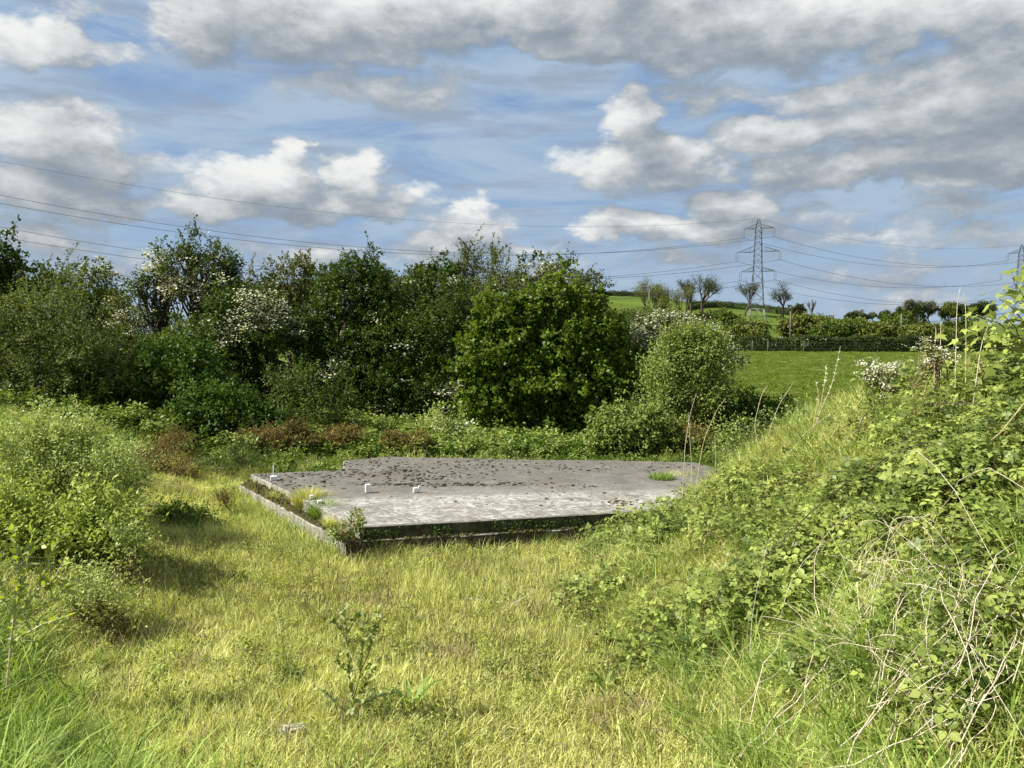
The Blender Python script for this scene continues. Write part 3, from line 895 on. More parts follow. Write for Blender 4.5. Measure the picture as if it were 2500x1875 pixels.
def in_foot(x, y):
    P_ = FOOT; n = len(P_); c = np.zeros(len(x), bool); j = n - 1
    for k in range(n):
        xi, yi = P_[k]; xj, yj = P_[j]
        hit = ((yi > y) != (yj > y)) & (x < (xj - xi) * (y - yi) / (yj - yi + 1e-12) + xi)
        c ^= hit; j = k
    return c
def wave(x, y, s, sd=0.):
    return .5 + .25 * (np.sin(x * s + sd + 1.7 * np.sin(y * s * .7 + sd)) + np.sin(y * s * 1.3 + sd * 2 + 1.3 * np.sin(x * s * .9)))
def view_ok(x, y, pad=.6):
    return np.abs(x) < y * .72 + pad * 4
def pick(rng, n, x0, x1, y0, y1, f, bias=None):
    """n random ground points where f(x, y) (0..1) allows, crowding with perspective"""
    out = []; got = 0
    while got < n:
        m = n * 3
        y = y0 + (y1 - y0) * (rng.random(m) ** (bias or 1.0)); x = rng.uniform(x0, x1, m)
        k = view_ok(x, y) & (rng.random(m) < f(x, y)) & ~in_foot(x, y)
        out.append(np.stack([x[k], y[k]], -1)); got += k.sum()
        if len(out) > 60: break
    p = np.concatenate(out)[:n]
    return np.column_stack([p, gz(p[:, 0], p[:, 1])])

# where is what
def bank(x, y):            # 1 on the right-hand bank
    foot = np.interp(y, [3, 5.7, 7, 9, 10.2, 11.4, 12.5, 14, 18], [.7, 1.15, 1.15, .9, .75, 1.2, 2.2, 3.6, 5.5])
    return sm(x, foot - .1, foot + .7)
def left_bank(x, y):
    foot = np.interp(y, [2, 5, 7, 9, 12, 16, 20], [-1.4, -2.6, -4.2, -5.4, -6.2, -7.6, -9])
    return sm(-x, -foot - .1, -foot + .9)
def rough_back(x, y):      # herbs behind the slab and under the trees
    return sm(y, 15.6 + .12 * np.abs(x + 2), 17.2 + .12 * np.abs(x + 2))

rg = np.random.default_rng(77)
# short meadow grass on the floor of the clearing
src = [tuft_mesh(100 + k, lambda g, r, k=k: blades(g, r, 92, .20, [.10, .13, .08, .15, .11][k], .0075, .7, .9, (0, 1))) for k in range(5)]
def f_lawn(x, y): return (1 - bank(x, y)) * (1 - left_bank(x, y)) * (1 - rough_back(x, y))
p = pick(rg, 7000, -9, 5, 2.6, 17.5, f_lawn)
scatter('meadow_grass', 'short sunlit yellow green meadow grass covering the clearing floor', 'grass', src, [M_GRASS] * 5, p, rg, .7, 1.35)
# taller stems among it
src = [tuft_mesh(120 + k, lambda g, r, k=k: (blades(g, r, 22, .16, [.24, .30, .20][k], .005, .35, .35, (.2, 1), 3))) for k in range(3)]
src2 = [tuft_mesh(126 + k, lambda g, r, k=k: heads(g, r, 7, .3, .2, .030, .0030)) for k in range(2)]
p = pick(rg, 2100, -9, 5, 2.6, 17.5, lambda x, y: f_lawn(x, y) * (.10 + .9 * sm(wave(x, y, 1.1, .4), .5, .72)))
scatter('tall_meadow_grass', 'taller wispy straw tinted grass standing in patches on the clearing floor', 'grass', src, [M_DRY, M_GRASS, M_LUSH], p, rg, .7, 1.3)
p = pick(rg, 800, -6, 4, 3.2, 13.5, lambda x, y: f_lawn(x, y) * (.35 + .65 * sm(wave(x, y, .8, 2.2), .35, .65)))
scatter('seed_stalks', 'thin grass stalks with small dark brown seed heads in the meadow', 'grass', src2, [M_HEAD] * 2, p, rg, .7, 1.3, src_name='stalk_tuft')
# lush long grass: lower left, foot of the bank, foreground edge
src = [tuft_mesh(140 + k, lambda g, r, k=k: blades(g, r, 44, .15, [.40, .56, .34, .46][k], .014, 1.0, .7, (0, 1))) for k in range(4)]
def f_lush(x, y):
    l_ = 3.0 + 1.1 * (y - 5.8)
    a = sm(-x, l_, l_ + .8) * (1 - sm(y, 7.4, 9.0))            # lower left corner
    b = (1 - sm(y, 4.3, 5.0)) * sm(-x, -.8, 1.4) * .7
    c = bank(x, y) * (1 - sm(y, 6.2, 8.0)) * sm(x, 1.0, 1.8) * (.35 + .65 * wave(x, y, 1.4, 3))
    d = left_bank(x, y) * sm(y, 11, 13) * sm(-x, 6.6, 8)
    return np.maximum(np.maximum(a, b * .7), np.maximum(c * .4, d * .8))
p = pick(rg, 2600, -16, 7, 2.3, 17, f_lush, 1.3)
scatter('long_grass', 'lush long drooping green grass at the near edges and banks', 'grass', src, [M_LUSH] * 4, p, rg, .6, 1.15, tilt=.2)
# bank grass
src = [tuft_mesh(160 + k, lambda g, r, k=k: blades(g, r, 62, .19, [.20, .26, .32, .18][k], .0085, .9, .9, (0, 1))) for k in range(4)]
p = pick(rg, 9000, .4, 13, 1.8, 17, lambda x, y: bank(x, y))
scatter('bank_grass', 'tangled yellow green grass clothing the right hand bank', 'grass', src, [M_GRASS, M_DRY, M_LUSH, M_GRASS], p, rg, .6, 1.25, tilt=.25)
p = pick(rg, 3600, -17, -1, 2.0, 22, lambda x, y: left_bank(x, y) * .9)
scatter('left_bank_grass', 'green grass growing on the left bank around the willows', 'grass', src, [M_LUSH, M_GRASS, M_LUSH, M_LUSH], p, rg, .7, 1.35, tilt=.25)
# low leafy undergrowth behind the slab
def sprig_tuft(g, r, h, n, L, W, rad=.22):
    for _ in range(n):
        a = r.random() * 6.28; rr = rad * r.random() ** .5
        p0 = np.array([math.cos(a) * rr, math.sin(a) * rr, 0]); hh = h * r.uniform(.5, 1.15)
        d = norm(np.array([r.normal() * .45, r.normal() * .45, 1.]))
        m = 9; t = r.random(m) ** .6
        pos = p0 + d * hh * t[:, None] + r.normal(size=(m, 3)) * .025
        add_leaves(g, pos, norm(r.normal(size=(m, 3)) * [1, 1, .35]), norm(r.normal(size=(m, 3)) * .4 + [0, 0, 1]), L * r.uniform(.6, 1.3, m), W * r.uniform(.7, 1.2, m), np.clip(t * .5 + r.random(m) * .5, 0, 1))
src = [tuft_mesh(180 + k, lambda g, r, k=k: sprig_tuft(g, r, [.35, .5, .28, .42][k], 26, .075, .05, .24)) for k in range(4)]
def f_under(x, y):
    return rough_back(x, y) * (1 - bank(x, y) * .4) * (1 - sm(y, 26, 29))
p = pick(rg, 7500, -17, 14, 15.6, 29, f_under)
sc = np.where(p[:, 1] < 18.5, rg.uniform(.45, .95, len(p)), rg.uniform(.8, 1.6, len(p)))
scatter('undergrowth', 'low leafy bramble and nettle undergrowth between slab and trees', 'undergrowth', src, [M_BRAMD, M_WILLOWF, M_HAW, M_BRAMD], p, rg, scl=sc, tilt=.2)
src = [tuft_mesh(190 + k, lambda g, r, k=k: blades(g, r, 80, .22, [.4, .5][k], .010, .6, .5, (0, 1))) for k in range(2)]
p = pick(rg, 1500, -17, 14, 15, 27, lambda x, y: rough_back(x, y) * (.2 + .8 * wave(x, y, .9, 1)))
scatter('rough_grass', 'coarse green grass mixed into the undergrowth behind the slab', 'grass', src, [M_LUSH, M_GRASS], p, rg, .6, 1.1)
# pasture in the distance: tussocks give the field its nap
src = [tuft_mesh(196 + k, lambda g, r, k=k: blades(g, r, 60, .55, .10, .05, .5, .6, (0, 1), 2)) for k in range(2)]
M_PAST = leaf_mat('pasture_grass', (.085, .125, .014), (.165, .215, .032), rough=.7, trans=.3, big=.25, vary=.3, spec=.1)
n_ = 9000
y = 33 + 80 * rg.random(n_) ** 1.1; x = rg.uniform(.2, .72, n_) * y
scatter('pasture_tussocks', 'mown bright green pasture grass between the trees and the far hedge', 'grass', src, [M_PAST] * 2, np.column_stack([x, y, gz(x, y)]), rg, .6, 1.3)

# low herbs dotted through the meadow, and ranker grass round the slab's edges
src = [tuft_mesh(210 + k, lambda g, r, k=k: sprig_tuft(g, r, [.09, .13, .07][k], 10, .034, .017, .17)) for k in range(3)]
p = pick(rg, 1100, -8, 5, 3.2, 16.5, lambda x, y: f_lawn(x, y) * (.45 + .55 * sm(wave(x, y, 1.7, 5.1), .40, .80)))
scatter('meadow_herbs', 'small leafy herbs and moss dotted through the meadow grass', 'herbs', src, [M_BRAM, M_WILLOWG, M_BRAMD], p, rg, .6, 1.3, tilt=.3)
pts_ = []
for (A_, B_, n_, w_) in ((DECK[13], DECK[0], 330, .55), (DECK[0], DECK[3], 70, .12), (DECK[13], DECK[12], 60, .3)):
    t_ = rg.random(n_); A2, B2 = np.array(A_), np.array(B_); e_ = (B2 - A2) / np.linalg.norm(B2 - A2); o_ = np.array([e_[1], -e_[0]])
    off = (.32 if n_ == 330 else .10 if n_ == 70 else -.1) + w_ * rg.random(n_) ** 1.5
    pts_.append(A2 + (B2 - A2) * t_[:, None] + o_ * off[:, None])
q_ = np.concatenate(pts_); q_ = q_[~in_foot(q_[:, 0], q_[:, 1])]
src = [tuft_mesh(220 + k, lambda g, r, k=k: blades(g, r, 34, .12, [.28, .22, .34][k], .007, .8, .6, (0, 1))) for k in range(3)]
scatter('edge_grass', 'longer dry grass growing against the edges of the slab', 'grass', src, [M_GRASS, M_DRY, M_LUSH], np.column_stack([q_, gz(q_[:, 0], q_[:, 1])]), rg, .6, 1.2, tilt=.25)

M_BROWN = leaf_mat('withered_grass', (.20, .145, .075), (.52, .42, .26), rough=.8, trans=.2, big=.8, vary=.25, spec=.1)
src = [tuft_mesh(230 + k, lambda g, r, k=k: blades(g, r, 46, .17, [.07, .11][k], .008, 1.0, 1.6, (0, 1), 2)) for k in range(2)]
p = pick(rg, 1500, -8, 7, 2.8, 16.5, lambda x, y: (1 - rough_back(x, y)) * (.06 + .94 * sm(wave(x, y, 2.3, 7.7), .60, .78)))
scatter('withered_grass', 'flattened brown withered grass in small patches of the meadow', 'dead grass', src, [M_BROWN] * 2, p, rg, .7, 1.3, tilt=.3)
# ------------------------------------------------------------------ the belt of trees across the clearing
GT = 'trees and tall shrubs along the far side of the clearing'
# back rank
tree('sycamore_tree', 'dense dark green tree at the left frame edge, tallest there', 'tree', -40, 23.5,
     [(-70, 740, 120, 140), (-5, 690, 62, 85), (10, 830, 70, 120), (-160, 700, 120, 150), (-40, 640, 70, 60)], 14000, .085, .07, M_DARK, 1, GT, trunk_r=.16, shoot=10, shoot_len=.9, lean=(.5, 0), jag=.3)
tree('hawthorn_tree', 'rounded hawthorn with greyish blossom behind the olive shrubs on the left', 'tree', 180, 29,
     [(185, 770, 110, 110), (130, 730, 70, 70), (235, 740, 60, 75), (90, 800, 70, 90), (190, 900, 120, 120)], 12000, .075, .06, M_HAW, 2, GT, trunk_r=.13, blossom=.06, shoot=26, shoot_len=.9, jag=.32)
tree('oak_tree', 'dark rounded tree just right of the blossomed hawthorn on the left', 'tree', 262, 32,
     [(262, 770, 42, 90), (250, 860, 60, 90)], 4000, .085, .06, M_DARK, 3, GT, trunk_r=.13, jag=.3, shoot=8)
tree('hawthorn_tree', 'tall open hawthorn with bare dark trunks and sky showing through', 'tree', 440, 26.5,
     [(455, 640, 70, 52), (410, 690, 60, 45), (520, 650, 62, 42), (560, 690, 40, 50), (480, 720, 50, 40), (345, 712, 48, 26), (390, 770, 40, 26), (560, 770, 60, 50)], 8200, .062, .05, M_HAW, 4, GT,
     trunk_r=.15, stems=2, blossom=.22, shoot=34, shoot_len=.75, per=42, clump=.26, twigs=5, shell=.75, jag=.4)
tree('hawthorn_tree', 'small pale hawthorn seen through the gap beside the open one', 'tree', 325, 28,
     [(325, 810, 48, 50), (300, 760, 26, 45), (350, 860, 70, 60)], 3000, .06, .05, M_HAWB, 5, GT, trunk_r=.07, blossom=.30, shoot=8, twigs=3, jag=.4)
tree('hawthorn_tree', 'hawthorn hung with cream blossom left of the darkest hollow', 'tree', 600, 25,
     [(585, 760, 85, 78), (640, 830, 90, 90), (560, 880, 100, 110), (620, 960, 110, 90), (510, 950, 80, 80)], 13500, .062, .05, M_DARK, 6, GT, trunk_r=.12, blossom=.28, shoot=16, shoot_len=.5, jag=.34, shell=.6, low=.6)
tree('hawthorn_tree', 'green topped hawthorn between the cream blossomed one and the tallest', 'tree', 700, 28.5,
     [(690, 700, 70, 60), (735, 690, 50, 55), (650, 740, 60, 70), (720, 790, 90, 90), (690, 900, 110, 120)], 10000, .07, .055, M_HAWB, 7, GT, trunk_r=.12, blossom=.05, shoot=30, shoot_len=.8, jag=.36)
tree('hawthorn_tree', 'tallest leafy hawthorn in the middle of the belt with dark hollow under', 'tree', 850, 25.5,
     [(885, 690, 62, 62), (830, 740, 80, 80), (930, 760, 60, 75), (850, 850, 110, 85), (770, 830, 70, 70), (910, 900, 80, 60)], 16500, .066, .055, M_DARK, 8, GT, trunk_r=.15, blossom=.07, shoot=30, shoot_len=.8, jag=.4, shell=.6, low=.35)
tree('hawthorn_tree', 'broad green hawthorn with scattered blossom right of the tallest', 'tree', 1020, 27.5,
     [(1010, 710, 75, 55), (1060, 740, 70, 60), (970, 780, 80, 80), (1050, 850, 100, 100), (1000, 960, 110, 90)], 13000, .066, .055, M_HAW, 9, GT, trunk_r=.13, blossom=.03, shoot=22, shoot_len=.6, jag=.38, low=.35)
tree('ash_tree', 'thin pale ash with feathery upright tips behind the belt', 'tree', 1160, 31,
     [(1155, 665, 42, 40), (1215, 670, 32, 36), (1110, 690, 50, 36), (1180, 720, 90, 50)], 3200, .075, .04, M_HAWB, 10, GT, trunk_r=.09, shoot=46, shoot_len=1.0, per=30, sprig=.6, up=.8, jag=.4, bark=M_BARKG)
tree('hawthorn_tree', 'olive brown hawthorn dome rising behind the bright sycamore bush', 'tree', 1320, 28,
     [(1310, 730, 130, 80), (1370, 700, 70, 62), (1240, 760, 90, 80), (1420, 760, 60, 70), (1310, 850, 150, 110)], 14500, .06, .05, M_HAWB, 11, GT, trunk_r=.13, blossom=.08, bl_n=4, shoot=22, shoot_len=.7, lean=(-.3, 0), jag=.3)
tree('sycamore_tree', 'large bright green sycamore bush standing forward right of centre', 'tree', 1330, 22.5,
     [(1200, 775, 50, 40), (1290, 762, 60, 46), (1370, 740, 60, 50), (1410, 800, 80, 70), (1220, 820, 70, 60), (1480, 860, 62, 80), (1170, 880, 50, 70), (1320, 850, 110, 80), (1250, 930, 90, 70), (1400, 930, 120, 90), (1180, 970, 50, 60), (1300, 1010, 90, 50), (1470, 990, 80, 70), (1230, 1030, 50, 36), (1390, 1020, 70, 45)], 25000, .090, .082, M_MAPLE, 12, GT,
     trunk_r=.16, shoot=90, shoot_len=.55, per=50, clump=.26, sprig=.30, jag=.42, low=.7, shell=.5)
tree('goat_willow', 'olive green willow thicket below the hill field', 'tree', 1540, 33,
     [(1530, 800, 80, 44), (1600, 805, 70, 42), (1480, 815, 60, 55), (1560, 880, 120, 80)], 7500, .07, .045, M_OLIVE, 13, GT, trunk_r=.1, shoot=24, shoot_len=.6, jag=.35)
tree('hawthorn_tree', 'heavily cream blossomed hawthorn right of the sycamore bush', 'tree', 1680, 29,
     [(1625, 805, 50, 36), (1700, 828, 80, 40), (1600, 860, 90, 56), (1720, 880, 80, 56), (1620, 930, 100, 90), (1560, 880, 60, 70), (1640, 1000, 100, 60)], 12500, .06, .05, M_HAW, 14, GT, trunk_r=.12, blossom=.5, bl_n=8, bl_size=.05, shoot=8, shoot_len=.5, jag=.34, up=.15)
for k, (px, lob_) in enumerate([(560, [(540, 930, 100, 120), (640, 880, 110, 190), (590, 800, 80, 80)]), (800, [(740, 850, 100, 180), (870, 860, 110, 200), (800, 760, 90, 90)]), (1020, [(970, 850, 100, 180), (1080, 850, 100, 190), (1030, 760, 90, 80)]), (1250, [(1180, 850, 100, 170), (1300, 850, 120, 180)]), (1480, [(1450, 900, 110, 140), (1560, 930, 90, 110)]), (250, [(200, 900, 140, 130), (90, 860, 140, 150), (330, 960, 90, 90)])]):
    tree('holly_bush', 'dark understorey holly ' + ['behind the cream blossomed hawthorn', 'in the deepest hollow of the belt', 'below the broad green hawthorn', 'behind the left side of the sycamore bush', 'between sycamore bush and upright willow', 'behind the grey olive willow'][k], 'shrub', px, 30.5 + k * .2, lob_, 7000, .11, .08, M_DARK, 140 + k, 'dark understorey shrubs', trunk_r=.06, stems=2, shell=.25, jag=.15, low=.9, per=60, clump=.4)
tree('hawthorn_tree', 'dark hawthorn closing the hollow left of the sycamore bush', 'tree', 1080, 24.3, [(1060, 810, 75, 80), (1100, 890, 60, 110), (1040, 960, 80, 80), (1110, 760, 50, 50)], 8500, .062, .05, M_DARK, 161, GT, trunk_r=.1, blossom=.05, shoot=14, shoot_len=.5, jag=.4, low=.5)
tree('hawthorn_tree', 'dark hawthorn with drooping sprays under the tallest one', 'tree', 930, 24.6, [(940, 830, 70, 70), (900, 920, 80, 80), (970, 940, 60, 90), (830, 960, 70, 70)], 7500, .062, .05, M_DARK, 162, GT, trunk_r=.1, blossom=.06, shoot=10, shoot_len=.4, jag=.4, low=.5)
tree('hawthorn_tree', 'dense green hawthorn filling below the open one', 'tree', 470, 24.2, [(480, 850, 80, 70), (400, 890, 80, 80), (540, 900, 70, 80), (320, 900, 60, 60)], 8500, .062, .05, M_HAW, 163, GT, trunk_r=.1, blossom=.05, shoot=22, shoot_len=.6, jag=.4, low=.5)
# front rank of shrubs
GS = 'shrubs in front of the tree belt'
tree('goat_willow', 'grey olive willow shrub mass at the left below the hawthorns', 'shrub', 110, 20.5,
     [(60, 830, 120, 110), (170, 850, 110, 120), (240, 930, 80, 90), (90, 950, 140, 90), (-40, 880, 90, 110)], 17000, .06, .032, M_OLIVE, 15, GS, trunk_r=.08, stems=3, shoot=60, shoot_len=.75, per=48, sprig=.42, up=.6, jag=.36)
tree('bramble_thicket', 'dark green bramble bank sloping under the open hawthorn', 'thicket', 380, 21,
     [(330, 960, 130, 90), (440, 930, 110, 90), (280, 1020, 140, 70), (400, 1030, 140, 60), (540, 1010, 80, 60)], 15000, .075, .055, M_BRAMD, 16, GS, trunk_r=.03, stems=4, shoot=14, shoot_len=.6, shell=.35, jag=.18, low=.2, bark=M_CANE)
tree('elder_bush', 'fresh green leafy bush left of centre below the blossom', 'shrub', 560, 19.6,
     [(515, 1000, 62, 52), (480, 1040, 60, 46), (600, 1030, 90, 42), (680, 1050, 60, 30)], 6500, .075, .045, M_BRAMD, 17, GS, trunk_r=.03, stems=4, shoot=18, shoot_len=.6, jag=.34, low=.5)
tree('blackthorn_bush', 'thin pale leaved shrub in front of the darkest hollow', 'shrub', 790, 21.2,
     [(740, 960, 70, 70), (830, 1000, 60, 60), (780, 1040, 100, 40)], 4200, .055, .035, M_HAW, 18, GS, trunk_r=.03, stems=4, shoot=22, shoot_len=.7, jag=.45, per=34, clump=.3)
tree('blackthorn_bush', 'small white flecked twiggy shrub at the foot of the hollow', 'shrub', 1080, 21.4,
     [(1070, 1040, 36, 34), (1110, 1060, 46, 26)], 1300, .055, .035, M_WILLOW, 19, GS, trunk_r=.02, stems=3, shoot=10, shoot_len=.5, blossom=.06, jag=.4, per=30)
tree('goat_willow', 'pale green upright willow bush beside the field edge', 'shrub', 1700, 20.2,
     [(1665, 905, 66, 60), (1712, 885, 44, 44), (1622, 965, 44, 66), (1690, 985, 72, 62), (1738, 935, 30, 52), (1680, 850, 30, 36), (1640, 870, 30, 30), (1735, 850, 24, 34)], 15000, .056, .034, M_WILLOWF, 20, GS, trunk_r=.05, stems=5, shoot=110, shoot_len=.6, per=40, sprig=.5, up=1.1, jag=.42, shell=.6, twigs=3, bark=M_TWIG)
tree('elder_bush', 'low bright green bush at the foot of the upright willow', 'shrub', 1540, 18.8,
     [(1530, 1040, 56, 42), (1490, 1070, 50, 30), (1590, 1060, 60, 32)], 5200, .07, .045, M_WILLOWF, 21, GS, trunk_r=.02, stems=4, shoot=26, shoot_len=.35, jag=.3, low=.5)
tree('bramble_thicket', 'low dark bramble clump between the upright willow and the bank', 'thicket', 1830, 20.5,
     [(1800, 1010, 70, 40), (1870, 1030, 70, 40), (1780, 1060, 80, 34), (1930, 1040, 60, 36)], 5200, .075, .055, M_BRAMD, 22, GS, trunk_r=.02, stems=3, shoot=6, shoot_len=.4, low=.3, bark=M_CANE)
tree('elder_bush', 'leafy young growth on the back of the bank above the slab corner', 'shrub', 1900, 14.5,
     [(1880, 1060, 70, 26), (1800, 1085, 80, 26), (1960, 1030, 50, 22)], 3600, .055, .035, M_BRAM, 23, GS, trunk_r=.015, stems=4, shoot=12, shoot_len=.3, low=.3, bark=M_TWIG)
# dried and green gorse around the slab
GG = 'gorse bushes around the slab'
def gorse(name, label, px, Y, lobes, n, seed, mat=M_GORSE):
    return tree(name, label, 'gorse', px, Y, lobes, n, .05, .016, mat, seed, GG, trunk_r=.02, stems=4, shoot=16, shoot_len=.22, per=44, clump=.16, sprig=.2, up=.7, jag=.35, low=.6, jit=.02, bark=M_TWIG)
gorse('gorse_bush', 'largest rusty brown gorse bush beside the left willows', 410, 15.6, [(400, 1150, 62, 44), (350, 1130, 40, 30), (450, 1170, 46, 34)], 8500, 31)
gorse('gorse_bush', 'dark brown gorse rising behind the largest rusty one', 440, 17.6, [(430, 1085, 40, 32), (395, 1110, 34, 22)], 3600, 32)
gorse('gorse_bush', 'brown gorse bush behind the slab back left corner', 700, 18.8, [(650, 1075, 56, 34), (720, 1070, 50, 30), (690, 1100, 70, 22)], 6500, 33)
gorse('gorse_bush', 'orange tipped gorse bush right of the brown one behind the slab', 835, 19.2, [(835, 1070, 46, 28), (800, 1090, 40, 20)], 4200, 34)
gorse('gorse_bush', 'small brown gorse behind the middle of the slab', 960, 18.9, [(960, 1085, 28, 20)], 1900, 35)
gorse('gorse_bush', 'small rusty gorse next to the middle one behind the slab', 1015, 18.9, [(1020, 1082, 24, 18)], 1500, 36)
gorse('gorse_bush', 'green gorse bush just left of the brown one behind the slab', 612, 19.2, [(612, 1070, 26, 30)], 1900, 37, M_GORSEG)
gorse('gorse_bush', 'dead red brown gorse tuft under the upright willow', 1690, 18.6, [(1690, 1068, 24, 22), (1720, 1072, 16, 14)], 1200, 38)
gorse('gorse_bush', 'low green gorse clump between slab and left gorse', 540, 16.4, [(520, 1150, 60, 20), (590, 1120, 60, 24)], 3800, 39, M_GORSEG)

# ------------------------------------------------------------------ the far hedge, its fence and the bushes behind
HY = 112.0
def hedge(name, label, pts, w, h, n, L, mat, seed, flower=0):
    rng = np.random.default_rng(seed)
    P_ = np.array(pts, float)
    o = thing(name, label, 'hedge', (P_[0][0], P_[0][1], gzs(P_[0][0], P_[0][1])))
    b = np.array(o.location)
    s = rng.random(n) * (len(P_) - 1); i_ = s.astype(int); f = (s - i_)[:, None]
    c = P_[i_] * (1 - f) + P_[i_ + 1] * f
    a = rng.random(n) * math.pi; top = np.abs(np.sin(a)) ** .25 * np.sign(np.sin(a) + 1e-9)
    hh = h * (1 + .10 * np.sin(c[:, 0] * .9) + .07 * np.sin(c[:, 0] * 2.7))
    side = np.clip(np.cos(a) * 1.4, -1, 1) * w / 2
    zz = hh * np.where(np.abs(np.cos(a)) > .72, rng.random(n), 1.0) * rng.uniform(.92, 1.05, n)
    x = c[:, 0]; y = c[:, 1] + side * rng.uniform(.7, 1.05, n)
    z = gz(x, y) + np.maximum(zz, .1)
    pos = np.stack([x, y, z], -1) - b
    g = Geo()
    add_leaves(g, pos + rng.normal(size=pos.shape) * L * .4, rdirs(rng, n), norm(rng.normal(size=(n, 3)) * .6 + [0, -.2, 1]), L * rng.uniform(.6, 1.3, n), L * .7, rng.random(n))
    link('foliage', g.mesh('foliage'), mat, o, kind='stuff')
    # solid twiggy core
    g = Geo()
    for k in range(len(P_) - 1):
        m = 12
        for j in range(m):
            p0 = P_[k] * (1 - j / m) + P_[k + 1] * (j / m); p1 = P_[k] * (1 - (j + 1) / m) + P_[k + 1] * ((j + 1) / m)
            z0 = gzs(*p0); z1 = gzs(*p1); a_ = w * .36
            V_ = []
            for (q, z_) in ((p0, z0), (p1, z1)):
                V_ += [(q[0], q[1] - a_, z_ - .2), (q[0], q[1] - a_, z_ + h * .86), (q[0], q[1] + a_, z_ + h * .86), (q[0], q[1] + a_, z_ - .2)]
            g.add(np.array(V_) - b, [[0, 4, 5, 1], [1, 5, 6, 2], [2, 6, 7, 3]])
    link('stems', g.mesh('stems'), M_HEDGE, o)
    if flower:
        m = flower; s = rng.random(m) * (len(P_) - 1); i_ = s.astype(int); f = (s - i_)[:, None]
        c = P_[i_] * (1 - f) + P_[i_ + 1] * f
        pos = np.stack([c[:, 0], c[:, 1] - w * .55, gz(c[:, 0], c[:, 1]) + h * rng.random(m) ** .5 * 1.05], -1) - b
        pos = np.repeat(pos, 8, 0) + rng.normal(size=(m * 8, 3)) * [.3, .05, .12]
        g = Geo(); add_leaves(g, pos, rdirs(rng, m * 8), norm(rng.normal(size=(m * 8, 3)) + [0, -1, 1]), .14, .12, rng.random(m * 8))
        link('blossom', g.mesh('blossom'), M_BLOS, o, kind='stuff')
    return o
M_HEDGE = leaf_mat('hedge_leaf', (.022, .042, .008), (.070, .095, .022), rough=.6, trans=.15, big=.3)
M_FARG = leaf_mat('far_bright_leaf', (.050, .095, .014), (.150, .200, .034), rough=.55, trans=.25, big=.2)
M_FARO = leaf_mat('far_olive_leaf', (.085, .105, .020), (.210, .240, .055), rough=.6, trans=.25, big=.2)
M_FARD = leaf_mat('far_dark_leaf', (.030, .046, .016), (.085, .105, .036), rough=.6, trans=.2, big=.2)
M_FARGREY = leaf_mat('far_grey_leaf', (.080, .085, .050), (.180, .185, .110), rough=.7, trans=.2, big=.2)
def gpt(px, Y): return ((px - 1250) / F * Y, Y)
hedge('field_hedge', 'long clipped dark hedge closing the bright green field', [gpt(1948, HY), gpt(2060, HY - .6), gpt(2200, HY - 1.2), gpt(2330, HY - 1), gpt(2520, HY - 1), gpt(2700, HY)], 2.4, 1.95, 30000, .2, M_HEDGE, 51, 16)
hedge('field_hedge', 'short darker hedge behind the wire fence left of the long hedge', [gpt(1740, HY + 5), gpt(1850, HY + 4), gpt(1965, HY + 3)], 2.2, 1.9, 7000, .2, M_HEDGE, 52, 3)
# hedges lining the hill
def hill_line(pxs, py):
    out = []
    for px, pyy in zip(pxs, py):
        x, y, _ = on_ground(px, pyy, 120, 445); out.append((x, y))
    return out
hedge('hill_hedge', 'dark hedge along the hill crest left of the thin oak', hill_line([1440, 1490, 1540, 1590], [721, 721, 722, 724]), 4, 3.0, 4200, .5, M_FARD, 53)
hedge('hill_hedge', 'dark hedge running down the skyline behind the pylon', hill_line([1690, 1750, 1800, 1850, 1910, 1960], [744, 745, 749, 753, 760, 768]), 3, 2.0, 4200, .45, M_FARD, 54)
hedge('hill_hedge', 'dark hedge curving across the green hill below the crest', hill_line([1680, 1710, 1745, 1790, 1840, 1890, 1940], [757, 752, 748, 751, 757, 765, 772]), 3, 2.2, 4200, .45, M_FARD, 55)

# wire fence with posts
M_POST = solid_mat('weathered_post', (.10, .09, .07), (.19, .17, .145), .9, 12)
M_WIRE = solid_mat('galvanised_wire', (.22, .22, .22), (.30, .30, .31), .5, 5, .6)
fx = [gpt(p, HY - 1.5) for p in (1780, 1790, 1836, 1874)] + [gpt(p, HY - 2.4) for p in (1962, 2235)]
fe = thing('wire_fence', 'post and wire fence at the left end of the long hedge', 'fence', (fx[0][0], fx[0][1], gzs(*fx[0])))
fb = np.array(fe.location)
for x, y in fx:
    g = Geo(); z = gzs(x, y); g.tube(np.array([(x, y, z - .3), (x, y, z + .7), (x + .02, y, z + 1.55)]) - fb, [.06, .06, .055], 6)
    link('post', g.mesh('post'), M_POST, fe)
for h_ in (.5, .9, 1.3):
    g = Geo(); pp = []
    for k in range(5):
        a_, b_ = fx[k], fx[k + 1]
        for j in range(4):
            t_ = j / 4; x = a_[0] + (b_[0] - a_[0]) * t_; y = a_[1] + (b_[1] - a_[1]) * t_; pp.append((x, y, gzs(x, y) + h_))
    g.tube(np.array(pp) - fb, .006, 3, False); link('wire', g.mesh('wire'), M_WIRE, fe)

